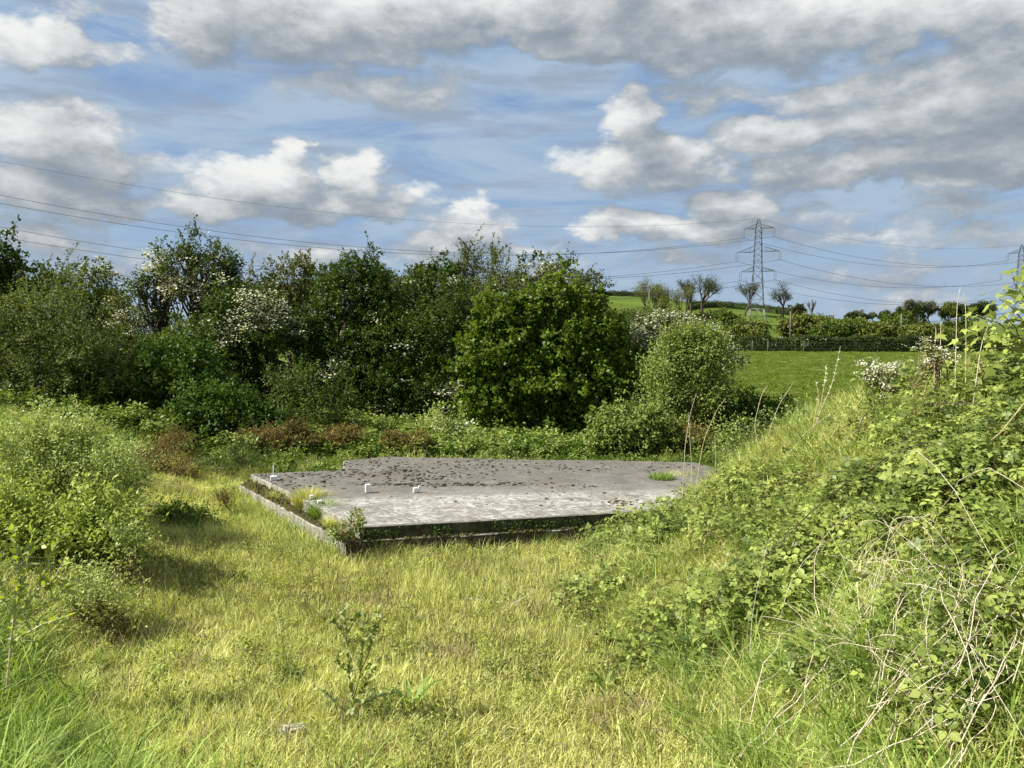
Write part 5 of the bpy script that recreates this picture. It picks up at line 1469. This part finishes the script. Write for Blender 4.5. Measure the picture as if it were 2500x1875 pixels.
def tri_leaf_low(seed, L=.054, W=.041):
    g = Geo(); rg_ = np.random.default_rng(seed)
    for az, l_, off in ((0, 1.0, .028), (1.25, .85, .012), (-1.25, .85, .012)):
        add_leaves(g, [[off, 0, 0]], [[math.cos(az), math.sin(az), rg_.uniform(-.25, .1)]], [[0, 0, 1.]], L * l_, W * l_ * 1.1, rg_.uniform(.2, 1), .16, .42)
    return g.mesh('leaf')
LV = []
for m_ in [tri_leaf_low(520 + k) for k in range(6)]:
    co = np.empty(len(m_.vertices) * 3, np.float32); m_.vertices.foreach_get('co', co)
    tq = np.empty(len(m_.vertices), np.float32); m_.attributes['tint'].data.foreach_get('value', tq)
    qs = [tuple(p.vertices) for p in m_.polygons]
    LV.append((co.reshape(-1, 3), np.array([q for q in qs if len(q) == 4]), np.array([q for q in qs if len(q) == 3]), tq))

def bramble(label, cx, cy, rx, ry, h, ncane, seed, indiv=0, rz=0.0, size=1.0, step=.042, dense=2):
    rng = np.random.default_rng(seed)
    z0 = gzs(cx, cy); base = np.array([cx, cy, z0])
    o = thing('bramble_bush', label, 'bramble', tuple(base), 0, 'bramble bushes')
    mass = Geo(); nodes = []
    for c in range(ncane):
        a = rng.random() * 6.2832; r = rng.random() ** .5
        sx_, sy_ = math.cos(a) * r * rx * .6, math.sin(a) * r * ry * .6
        az = a + rng.normal() * .9; ln = rng.uniform(.5, 1.3) * (rx + ry) * .5
        n_ = 12; s = np.linspace(0, 1, n_); bend = rng.normal() * .5
        ang = az + bend * s
        x = sx_ + np.cumsum(np.cos(ang)) * ln / n_; y = sy_ + np.cumsum(np.sin(ang)) * ln / n_
        cr, sr = math.cos(rz), math.sin(rz)
        X_, Y_ = cx + x * cr - y * sr, cy + x * sr + y * cr
        hh = h * rng.uniform(.45, 1.15) * (1 - .5 * r)
        z = gz(X_, Y_) + hh * np.sin(np.clip(s * 1.15 + .12, 0, 1) * math.pi) ** .7 + .03
        P_ = np.stack([X_, Y_, z], -1) - base
        g = Geo(); g.tube(P_, np.linspace(.0055, .002, n_), 4, False)
        link('cane', g.mesh('cane', True), M_CANE if rng.random() < .6 else M_TWIG, o)
        seg = np.linalg.norm(np.diff(P_, axis=0), axis=1).sum(); m = int(seg / step) + 2
        for _ in range(dense):
            u = rng.random(m) * (n_ - 1.01); i_ = u.astype(int); f = (u - i_)[:, None]
            p = P_[i_] * (1 - f) + P_[i_ + 1] * f; tan = norm(P_[i_ + 1] - P_[i_])
            d = norm(tan * .3 + rng.normal(size=(m, 3)) * [1, 1, .35]); nn = norm(rng.normal(size=(m, 3)) * .38 + [-.15, -.15, 1])
            nodes.append(np.concatenate([p + d * .03 + rng.normal(size=(m, 3)) * .035 * dense, d, nn], 1))
    N_ = np.concatenate(nodes)
    gzn = gz(N_[:, 0] + cx, N_[:, 1] + cy) - z0
    N_ = N_[N_[:, 2] > gzn + .015]
    d = norm(N_[:, 3:6]); S_ = norm(np.cross(d, N_[:, 6:9])); U_ = np.cross(S_, d); sc_ = size * rng.uniform(.6, 1.2, len(N_))
    dist = N_[:, 1] + cy - .5 * N_[:, 2]
    order = np.argsort(dist); isel = set(order[:indiv].tolist()) if indiv else set()
    # the leaves one can pick out singly
    for q in isel:
        lf = bpy.data.objects.new('leaf', LEAFM[rng.integers(6)]); COL.objects.link(lf); lf.parent = o
        k_ = sc_[q]; p = N_[q, :3]
        lf.matrix_local = Matrix(((d[q][0] * k_, -S_[q][0] * k_, U_[q][0] * k_, p[0]), (d[q][1] * k_, -S_[q][1] * k_, U_[q][1] * k_, p[1]), (d[q][2] * k_, -S_[q][2] * k_, U_[q][2] * k_, p[2]), (0, 0, 0, 1)))
    rest = np.array([q for q in range(len(N_)) if q not in isel], int)
    kind_ = rng.integers(0, 6, len(rest))
    for k, (co, Qs, Ts, tq) in enumerate(LV):
        r_ = rest[kind_ == k]
        if not len(r_): continue
        V_ = N_[r_, None, :3] + sc_[r_, None, None] * (co[None, :, 0:1] * d[r_, None] - co[None, :, 1:2] * S_[r_, None] + co[None, :, 2:3] * U_[r_, None])
        off = np.arange(len(r_))[:, None, None] * len(co); Ts = Ts.reshape(-1, 3)
        tt = np.clip(tq[None] * .5 + rng.random(len(r_))[:, None] * .6, 0, 1)
        mass.add(V_.reshape(-1, 3), (Qs[None] + off).reshape(-1, 4), (Ts[None] + off).reshape(-1, 3), tt.ravel())
    link('foliage', mass.mesh('foliage'), M_BRAM, o, kind='stuff')
    return o
def bank_at(px, py):
    return on_ground(px, py, 2.6, 30)[:2]
BR = [('nearest bramble clump arching down the bank in the lower right centre', 1880, 1500, .62, .42, .42, 34, 250, 1.15),
      ('bramble clump above the dead canes at the right frame edge', 2450, 1180, .8, .5, .5, 46, 200, 1.1),
      ('dense bramble mound high on the bank near the right edge', 2380, 1060, .9, .6, .42, 50, 160, 1.05),
      ('broad bramble patch on the middle of the bank', 2170, 1190, .65, .45, .3, 32, 120, 1.05),
      ('bramble runners reaching from the bank into the meadow by the slab', 1560, 1330, .8, .5, .34, 30, 80, 1.1),
      ('bramble clump on the bank under the blossom sprays', 2190, 1010, .6, .35, .25, 22, 0, 1.0),
      ('bramble clump half way up the bank above the dead canes', 2020, 1330, .6, .5, .36, 32, 160, 1.1),
      ('bramble clump low on the bank beside the slab front', 1700, 1290, .8, .5, .34, 32, 60, 1.05),
      ('bramble at the foot of the bank trailing to the lower centre', 1640, 1560, .5, .5, .3, 22, 120, 1.1),
      ('small bramble sprout at the right edge above the lower corner', 2420, 1560, .3, .2, .3, 9, 90, 1.1),
      ('bright bramble sprout in the lower right corner', 2440, 1800, .26, .16, .2, 8, 80, 1.1),
      ('bramble clump on the bank above the slab right corner', 1830, 1215, .4, .3, .2, 14, 0, 1.0),
      ('bramble sprawl on the bank above the arching dark cane', 1840, 1290, .7, .5, .24, 34, 60, 1.05),
      ('bramble patch behind the dead canes half way up the bank', 2270, 1290, .6, .4, .26, 30, 120, 1.1),
      ('bramble patch among the long grass below the dead canes', 2080, 1640, .4, .3, .2, 18, 120, 1.05),
      ('bramble patch at the right edge beside the dead canes', 2480, 1400, .5, .4, .3, 26, 150, 1.1),
      ('bramble shoots rising through the dead canes in the lower right', 2330, 1700, .4, .25, .18, 14, 120, 1.05),
      ('low bramble tangle in the meadow right of the pale sapling', 1440, 1480, .5, .35, .2, 18, 80, 1.05)]
for k, (lab_, px, py, rx, ry, h_, nc_, ind_, sz_) in enumerate(BR):
    cx, cy = bank_at(px, py)
    bramble(lab_, cx, cy, rx, ry, h_ + .08, int(nc_ * 1.0), 600 + k, ind_, rng.uniform(-.4, .4), sz_ * 1.05, dense=3)
# long bare arching runners over the leaves
def runner(label, pts, Ys, r=.006, mat=None, name='bramble_runner', cat='bramble runner', group='long bare bramble runners'):
    P_ = np.array([at(px, py, Y) for (px, py), Y in zip(pts, Ys)])
    s = np.linspace(0, len(P_) - 1, len(P_) * 6)
    from_ = np.arange(len(P_))
    Q_ = np.stack([np.interp(s, from_, P_[:, j]) for j in range(3)], -1)
    for _ in range(3): Q_[1:-1] = (Q_[:-2] + Q_[2:] + 2 * Q_[1:-1]) / 4
    b = Q_[0].copy(); g = Geo(); g.tube(Q_ - b, np.linspace(r, r * .45, len(Q_)), 5, False)
    t_ = link(name, g.mesh(name, True), mat or M_CANE, loc=tuple(b), label=label, cat=cat, group=group)
    return t_
runner('dark bramble runner arching over the middle of the bank', [(2120, 1150), (2180, 1105), (2250, 1082), (2320, 1078), (2380, 1100)], [6.9, 6.8, 6.7, 6.6, 6.6])
runner('dark bramble runner descending left from the bank crest blossoms', [(2090, 1080), (2105, 1020), (2140, 985), (2200, 980)], [8.2, 8.1, 8.0, 7.9])
runner('dark arching bramble cane at the foot of the bank by the slab', [(1570, 1325), (1605, 1312), (1640, 1312), (1680, 1325), (1705, 1345)], [9.6, 9.5, 9.4, 9.3, 9.3], .009)
runner('long green bramble runner along the upper bank', [(2260, 985), (2330, 984), (2400, 988), (2450, 1005), (2520, 1050)], [7.2, 6.9, 6.7, 6.5, 6.3])
runner('long dark runner slanting down the bank to the lower centre', [(2090, 1160), (1990, 1240), (1880, 1350), (1760, 1440), (1690, 1500)], [6.9, 6.7, 6.6, 6.7, 6.9])
runner('bleached arching cane over the slab right corner', [(1625, 1240), (1622, 1215), (1640, 1190), (1690, 1175), (1735, 1172)], [11.5, 11.6, 11.8, 11.9, 12], .004, M_DEAD)
runner('bleached cane dropping from the slab right corner', [(1700, 1180), (1760, 1205), (1800, 1230)], [11.6, 11.2, 10.9], .005, M_DEAD)
runner('dark twig lying across the meadow in the lower centre', [(1400, 1712), (1430, 1718), (1456, 1724)], [6.75, 6.7, 6.65], .005)
runner('bleached bent straw in the foreground centre', [(965, 1829), (1000, 1842), (1040, 1862), (1060, 1880)], [5.5, 5.45, 5.4, 5.3], .004, M_STALK)
runner('pale cane crossing the upper bank near the right edge', [(2500, 985), (2440, 1060), (2390, 1095)], [5.6, 5.7, 5.9], .005, M_STALK)

rng = np.random.default_rng(1234)
WH = ['over the bank crest', 'above the dead canes', 'beside the slab corner', 'in the middle of the bank', 'near the right edge', 'low on the bank', 'over the nearest bramble clump', 'between two bramble mounds', 'at the foot of the bank', 'high under the crest grass']
for k, (px, py) in enumerate([(2000, 1080), (2180, 1260), (1760, 1240), (1930, 1200), (2390, 1180), (1800, 1420), (1900, 1440), (2060, 1180), (1660, 1440), (2300, 1000)]):
    w_ = rng.uniform(90, 170); hh_ = rng.uniform(25, 60); dr_ = rng.choice([-1, 1]); pts = []; Ys = []
    for t_ in np.linspace(0, 1, 6):
        qx = px + dr_ * (t_ - .5) * w_; qy = py - hh_ * math.sin(t_ * math.pi * .9 + .15) + 20 * t_
        pts.append((qx, qy)); Ys.append(on_ground(px + dr_ * (t_ - .5) * w_ * .6, py, 2.6, 30)[1] * (.955 - .02 * math.sin(t_ * 3)))
    runner('thorny arching bramble cane ' + WH[k], pts, Ys, rng.uniform(.004, .007), M_CANE if k % 3 else M_TWIG)
# tangle of dead canes in the lower right
rng = np.random.default_rng(900)
cx, cy = bank_at(2250, 1500)
tg = thing('dead_bramble_tangle', 'tangle of bleached dead bramble canes on the lower right bank', 'dead brambles', (cx, cy, gzs(cx, cy)))
tb = np.array(tg.location)
def dead_cane(p0, p1, Y0, Y1, r=.0035, arch=.12):
    A_ = np.array(at(*p0, Y0)); B_ = np.array(at(*p1, Y1)); s = np.linspace(0, 1, 9)
    side = rng.normal(size=3) * np.linalg.norm(B_ - A_) * .09
    P_ = A_ + (B_ - A_) * s[:, None] + side * np.sin(s * math.pi)[:, None]
    P_[:, 2] += np.sin(s * math.pi) * arch * np.linalg.norm(B_ - A_)
    P_[:, 2] = np.maximum(P_[:, 2], gz(P_[:, 0], P_[:, 1]) + .02)
    P_ += rng.normal(size=P_.shape) * .011
    g = Geo(); g.tube(P_ - tb, np.linspace(r, r * .5, 9), 5, False)
    link('cane', g.mesh('cane', True), M_DEAD, tg)
def Ybank(px, py): return on_ground(px, py, 2.4, 20)[1]
for k in range(160):
    if k < 90:
        px, py = rng.normal(2260, 130), rng.normal(1440, 90)
    else:
        px, py = rng.normal(2230, 160), rng.normal(1620, 110)
    ang = rng.choice([-.95, -1.15, .75, 2.4, .3, -.5], p=[.3, .2, .15, .1, .12, .13]) + rng.normal() * .25
    ln = rng.uniform(110, 380)
    q = (px + math.cos(ang) * ln * .5, py + math.sin(ang) * ln * .5); p = (px - math.cos(ang) * ln * .5, py - math.sin(ang) * ln * .5)
    if max(p[1], q[1]) > 1930 or min(p[1], q[1]) < 1200: continue
    Y0, Y1 = Ybank(*p), Ybank(*q)
    if abs(Y0 - Y1) > 2.2: continue
    dead_cane(p, q, Y0 * rng.uniform(.90, .97), Y1 * rng.uniform(.90, .97), rng.uniform(.0016, .0036))
for p, q in [((1800, 1850), (1990, 1640)), ((2020, 1560), (1960, 1720)), ((2040, 1900), (2330, 1560)), ((2280, 1900), (2400, 1600)), ((2050, 1820), (2200, 1480)), ((2320, 1780), (2470, 1560)), ((2150, 1300), (2290, 1340)), ((1900, 1760), (2080, 1560)), ((2000, 1880), (2440, 1690)), ((1850, 1830), (2010, 1690))]:
    dead_cane(p, q, Ybank(*p) * .93, Ybank(*q) * .93, .0042, .05)

# tall dead stems and spikes
GD = 'tall dry stems standing on the bank'
def dry_stem(label, pts, Y, r=.004, buds=0, mat=None):
    P_ = np.array([at(px, py, Y) for px, py in pts]); P_[0, 2] = min(P_[0, 2], gzs(P_[0, 0], P_[0, 1]))
    b = P_[0].copy(); P_ -= b
    s = np.linspace(0, len(P_) - 1, len(P_) * 4); Q_ = np.stack([np.interp(s, np.arange(len(P_)), P_[:, j]) for j in range(3)], -1)
    for _ in range(2): Q_[1:-1] = (Q_[:-2] + Q_[2:] + 2 * Q_[1:-1]) / 4
    t_ = thing('dry_stem', label, 'dry stem', tuple(b), 0, GD)
    g = Geo(); g.tube(Q_, np.linspace(r, r * .5, len(Q_)), 5, False); link('stalk', g.mesh('stalk', True), mat or M_STALK, t_)
    if buds:
        n_ = buds; u = .45 + .55 * rng.random(n_); i_ = (u * (len(Q_) - 1)).astype(int); p = Q_[np.minimum(i_, len(Q_) - 1)]
        g = Geo(); d = norm(rng.normal(size=(n_, 3)) + [0, 0, .6]); add_leaves(g, p, d, norm(rng.normal(size=(n_, 3))), .032, .016, rng.random(n_))
        link('husks', g.mesh('husks'), M_BLOS, t_, kind='stuff')
DS = [('bare dry stem left of the group by the slab', [(1665, 1180), (1672, 1090), (1685, 1010), (1700, 960)], 10.9, 0), ('forked dry stem above the slab right corner', [(1690, 1180), (1715, 1080), (1750, 1000), (1770, 975)], 10.7, 0),
      ('thin dry stem leaning right beyond the forked one', [(1850, 1130), (1870, 1080), (1900, 990), (1940, 930)], 10.2, 0), ('curved dry stem with pale tip over the field', [(1860, 1120), (1840, 1040), (1860, 960), (1875, 940)], 10.2, 0),
      ('tall husky spike standing before the field and hedge', [(1965, 1110), (2000, 1010), (2035, 930), (2052, 845)], 9.3, 46), ('shorter husky spike left of the tall one', [(1990, 1080), (2005, 980), (2015, 930), (2018, 890)], 9.4, 30),
      ('dry grass stem between the spikes and bramble blossoms', [(1975, 1120), (1985, 1040), (2000, 960), (1990, 930)], 9.3, 8), ('slanting dry stem crossing the bank top', [(1885, 1140), (1960, 1060), (2040, 1000), (2075, 985)], 9.2, 0),
      ('thin dry stem at the slab far right corner', [(1690, 1270), (1690, 1160), (1684, 1060), (1680, 1010)], 10.4, 0), ('short dry stem near the bleached arching cane', [(1745, 1170), (1748, 1110), (1745, 1060)], 11.2, 0),
      ('tall leaning stalk on the crest before the skyline trees', [(2336, 880), (2335, 800), (2337, 740), (2345, 700)], 7.6, 0), ('second tall stalk on the crest beside the leaning one', [(2362, 880), (2359, 800), (2357, 740), (2352, 712)], 7.6, 0),
      ('crooked pale stalk rising from the bank crest', [(2285, 880), (2282, 850), (2286, 800), (2276, 790)], 7.8, 0), ('straight pale stalk next to the crooked one', [(2303, 880), (2296, 850), (2297, 800), (2298, 785)], 7.8, 0),
      ('long straw leaning across the crest grass', [(2370, 890), (2395, 840), (2415, 790), (2420, 775)], 7.0, 0)]
for lab_, pts, Y, b_ in DS: dry_stem(lab_, pts, Y, .0045, b_, M_STALK if rng.random() < .5 else M_DEAD)

# blossomed sprays on the crest of the bank
for k, (lab_, px, lobes_, n_) in enumerate([('hawthorn spray with round cream flower heads over the field edge', 2145, [(2125, 905, 18, 15), (2140, 955, 26, 22), (2182, 910, 22, 15), (2135, 930, 22, 16), (2168, 968, 22, 14), (2150, 1000, 30, 20)], 1500),
                                           ('hawthorn spray with flower heads higher on the bank crest', 2265, [(2252, 848, 6, 12), (2250, 884, 12, 12), (2283, 876, 14, 9), (2308, 880, 14, 9)], 450)]):
    tree('hawthorn_spray', lab_, 'hawthorn', px, 8.9 - k, lobes_, n_, .03, .022, M_BRAM, 700 + k, 'flowering sprays on the bank crest', trunk_r=.005, stems=3, per=30, clump=.05, sprig=.07, blossom=.75, bl_n=9, bl_size=.024, jit=.01, shoot=6, shoot_len=.12, bark=M_TWIG, jag=.2, up=.2, low=.6)

# ------------------------------------------------------------------ sycamore reaching in at the right edge
def palm_leaf(seed, R=.09):
    rng = np.random.default_rng(seed)
    lob = [(-2.5, .35), (-2.05, .55), (-1.65, .4), (-1.15, .88), (-.72, .52), (0, 1.15), (.72, .52), (1.15, .88), (1.65, .4), (2.05, .55), (2.5, .35)]
    V_ = [(0, 0, 0)] + [(math.cos(a) * r * R * rng.uniform(.92, 1.08) + .25 * R, math.sin(a) * r * R, -.10 * R * r * r + rng.normal() * .03 * R) for a, r in lob]
    T_ = [[0, k, k + 1] for k in range(1, len(lob))]
    g = Geo(); g.add(V_, None, T_, rng.uniform(.3, 1))
    g.tube([(0, 0, 0), (-.5 * R, 0, -.02 * R), (-R, 0, .1 * R)], .0015, 3, False, .9)
    return g.mesh('leaf')
PL = []
for k in range(5):
    m_ = palm_leaf(800 + k); m_.materials.append(M_BRAM); PL.append(m_)
sy = thing('sycamore_sapling', 'sycamore with large palmate leaves leaning in at the right frame edge', 'tree', (5.05, 7.2, gzs(5.05, 7.2)))
sb = np.array(sy.location)
g = Geo(); g.tube([(0, 0, -.05), (-.02, 0, .5), (-.05, 0, 1.1), (.05, 0, 1.8)], [.03, .026, .02, .01], 6, False); link('trunk', g.mesh('trunk', True), M_BARK, sy)
rng = np.random.default_rng(55)
BRN = [((2490, 860), (2420, 820), (2350, 800)), ((2500, 840), (2440, 790), (2380, 770)), ((2510, 800), (2470, 750), (2440, 730)), ((2520, 760), (2490, 710), (2475, 690)), ((2500, 860), (2460, 850), (2400, 850)), ((2540, 740), (2520, 700), (2500, 665)), ((2500, 850), (2400, 840), (2345, 830)), ((2560, 800), (2530, 760), (2510, 730)), ((2500, 870), (2480, 800), (2450, 770)), ((2560, 880), (2620, 800), (2640, 740)), ((2600, 860), (2580, 760), (2590, 700))]
for bi, pts in enumerate(BRN):
    Yb = 6.6 + .7 * rng.random()
    P_ = np.array([at(px, py, Yb + .3 * (1 - k / 2)) for k, (px, py) in enumerate(pts)]) - sb
    s = np.linspace(0, 2, 9); Q_ = np.stack([np.interp(s, [0, 1, 2], P_[:, j]) for j in range(3)], -1)
    g = Geo(); g.tube(Q_, np.linspace(.008, .003, 9), 5, False); link('branch', g.mesh('branch', True), M_TWIG, sy)
    for _ in range(22):
        u = rng.random() * 8; i_ = min(int(u), 7); p = Q_[i_] + (Q_[i_ + 1] - Q_[i_]) * (u - i_) + rng.normal(size=3) * .09
        d = norm(rng.normal(size=3) * [1, 1, .4] + [0, 0, -.25]); nn = norm(rng.normal(size=3) * .5 + [-.35, -.35, .8]); S_ = norm(np.cross(d, nn)); U_ = np.cross(S_, d); k_ = rng.uniform(.45, 1.0)
        lf = bpy.data.objects.new('leaf', PL[rng.integers(5)]); COL.objects.link(lf); lf.parent = sy
        lf.matrix_local = Matrix(((d[0] * k_, -S_[0] * k_, U_[0] * k_, p[0]), (d[1] * k_, -S_[1] * k_, U_[1] * k_, p[1]), (d[2] * k_, -S_[2] * k_, U_[2] * k_, p[2]), (0, 0, 0, 1)))

# ------------------------------------------------------------------ herbs, flowers and a stone in the meadow
def rosette(name, label, px, py, nleaf, L, W, mat, seed, lift=.8, cat='plant', group=None, zoff=0, spread=1.0, Y=None):
    rng = np.random.default_rng(seed)
    x, y, z = on_ground(px, py, 3, 40) if Y is None else (at(px, py, Y)[0], Y, at(px, py, Y)[2])
    t_ = thing(name, label, cat, (x, y, z + zoff), 0, group)
    for k in range(nleaf):
        a = k * 2.4 + rng.random() * .5; s = np.linspace(0, 1, 6); l_ = L * rng.uniform(.7, 1.1)
        out_ = np.array([math.cos(a), math.sin(a), 0]) * spread; sd = np.array([-math.sin(a), math.cos(a), 0])
        c = out_ * (l_ * s * .6)[:, None] * (1 + .3 * s[:, None]) + np.array([0, 0, 1.]) * (l_ * lift * (s - .35 * s ** 3))[:, None]
        w = W * np.sin(np.clip(s * .9 + .08, 0, 1) * math.pi) ** .7
        V_ = np.concatenate([c - sd * w[:, None] / 2 + [0, 0, .1 * W], c, c + sd * w[:, None] / 2 + [0, 0, .1 * W]])
        i_ = np.arange(5); Q_ = np.concatenate([np.stack([i_, i_ + 6, i_ + 7, i_ + 1], -1), np.stack([i_ + 6, i_ + 12, i_ + 13, i_ + 7], -1)])
        g = Geo(); g.add(V_, Q_, None, rng.random()); link('leaf', g.mesh('leaf', True), mat, t_)
    return t_
rosette('dock_plant', 'dock with long pointed upright leaves right of the small sapling', 1005, 1735, 9, .34, .045, M_LUSH, 1, 1.0, group='docks in the meadow')
rosette('dock_plant', 'dock with broad dark leaves at the bottom edge right of centre', 2070, 1895, 7, .42, .05, M_LUSH, 2, .9, group='docks in the meadow')
rosette('dock_plant', 'dock with upright leaves in the meadow right of centre', 1475, 1690, 8, .26, .035, M_LUSH, 3, 1.0, group='docks in the meadow')
tree('leafy_seedling', 'small leafy bush growing on the front corner of the slab', 'bush', 850, 10.72, [(845, 1288, 32, 20), (870, 1272, 18, 14), (822, 1300, 20, 12)], 520, .05, .03, M_BRAM, 4, trunk_r=.006, stems=3, shoot=12, shoot_len=.12, per=24, clump=.05, sprig=.1, jit=.012, bark=M_TWIG)
def tuft_thing(label, px, py, Y, n, r, h, mat, seed, w=.006):
    x, y, z = at(px, py, Y); t_ = thing('grass_tussock', label, 'grass tussock', (x, y, z), 0, 'grass tussocks growing on the slab')
    g = Geo(); blades(g, np.random.default_rng(seed), n, r, h, w, .7, .6); link('blades', g.mesh('blades'), mat, t_, kind='stuff')
    return t_
def on_ledge(px, py): x, y = deck_pt(px, py, ZF); return y
tuft_thing('dense yellow green grass tussock behind the low white block', 752, 1240, on_ledge(752, 1240), 1700, .19, .40, M_GRASS, 21, .013)
tuft_thing('greener leafy tussock on the left ledge of the slab', 790, 1262, on_ledge(790, 1262), 1500, .18, .32, M_LUSH, 22, .013)
tuft_thing('brown and green tussock half way along the left ledge', 690, 1218, on_ledge(690, 1218), 1100, .18, .22, M_DRY, 23, .012)
tuft_thing('small straw coloured tussock on the ledge near the rod block', 640, 1190, on_ledge(640, 1190), 600, .16, .2, M_DRY, 26, .011)
tuft_thing('small green tussock on the ledge next to the leafy corner bush', 815, 1285, on_ledge(815, 1285), 700, .14, .22, M_GRASS, 27, .011)
tuft_thing('grass tussock growing through the slab at its right end', 1615, 1168, deck_pt(1615, 1168)[1], 900, .24, .16, M_LUSH, 24, .009)
tuft_thing('darker tussock beside the one at the slab right end', 1660, 1158, deck_pt(1660, 1158)[1], 350, .25, .12, M_DRY, 25)
for k, (px, py) in enumerate([(1395, 1275), (1250, 1305), (1080, 1318), (1520, 1275), (960, 1335)]):
    x, y, z = on_ground(px, py + 12, 6, 16)
    t_ = thing('grass_tussock', ['tallest grass tussock against the slab front right of centre', 'grass tussock against the middle of the slab front', 'grass tussock left of the middle of the slab front', 'grass tussock near the right end of the slab front', 'grass tussock by the left corner of the slab front'][k], 'grass tussock', (x, y, z), 0, 'grass tussocks along the slab front')
    g = Geo(); blades(g, np.random.default_rng(40 + k), 220, .16, .34 if k == 0 else .24, .007, .7, .5); link('blades', g.mesh('blades'), [M_LUSH, M_GRASS, M_DRY][k % 3], t_, kind='stuff')
# weeds hanging on the slab's front face
g = Geo(); rng = np.random.default_rng(66)
n_ = 900; t_ = rng.random(n_); A_, B_ = np.array([*DECK[0]]), np.array([*DECK[3]])
xy = A_ + (B_ - A_) * t_[:, None] + np.array([0, -.03]); dens_ = np.sin(t_ * 31) + np.sin(t_ * 13 + 1) > -.2
pos = np.column_stack([xy, ZF + rng.random(n_) * .15])[dens_]; m = len(pos)
add_leaves(g, pos, norm(rng.normal(size=(m, 3)) * [.5, .3, .6] + [0, -.5, .2]), norm(rng.normal(size=(m, 3)) * .5 + [0, -.4, .7]), .05, .016, rng.random(m))
link('hanging_weeds', g.mesh('hanging_weeds'), M_BRAMD, slab, kind='stuff')

def dandelion(label, px, py, h, seed, r=.018):
    x, y, z = on_ground(px, py, 3, 30); hp = h
    t_ = thing('dandelion', label, 'dandelion', (x, y, z), 0, 'yellow dandelions in the meadow')
    g = Geo(); g.tube([(0, 0, 0), (.005, 0, hp * .5), (.0, .004, hp)], .0018, 4, False); link('stem', g.mesh('stem'), M_STALK, t_)
    g = Geo(); n_ = 34; a = np.random.default_rng(seed).random(n_) * 6.28; lay = np.linspace(.35, 1, n_)
    add_leaves(g, np.tile([[0, 0, hp]], (n_, 1)), np.stack([np.cos(a) * lay, np.sin(a) * lay, .55 - .35 * lay], -1), np.tile([[0, 0, 1.]], (n_, 1)), r * (.6 + .4 * lay), r * .35, .5)
    link('flower', g.mesh('flower'), M_YEL, t_)
dandelion('dandelion right of the small sapling', 1052, 1640, .16, 1, .022)
for k, (px, py) in enumerate([(1139, 1345), (1168, 1340), (1174, 1338), (1154, 1332)]):
    dandelion(['leftmost of the dandelions near the slab front', 'dandelion pair member nearer the camera by the slab front', 'rightmost of the dandelions near the slab front', 'dandelion nearest the slab front wall'][k], px, py + 6, .12, 10 + k, .026)
dandelion('small dandelion high in the meadow right of the sapling', 957, 1460, .1, 20)
sx_, sy_, sz_ = on_ground(715, 1800, 4, 12)
st_ = bevel_box('flat_stone', (.26, .16, .07), solid_mat('pale_stone', (.42, .39, .33), (.58, .55, .48), .85, 8, bump=.5), None, (sx_, sy_, sz_ + .02), (.1, .08, .4), .02, .8)
tag(st_, 'pale flat stone half buried in the foreground grass', 'stone')
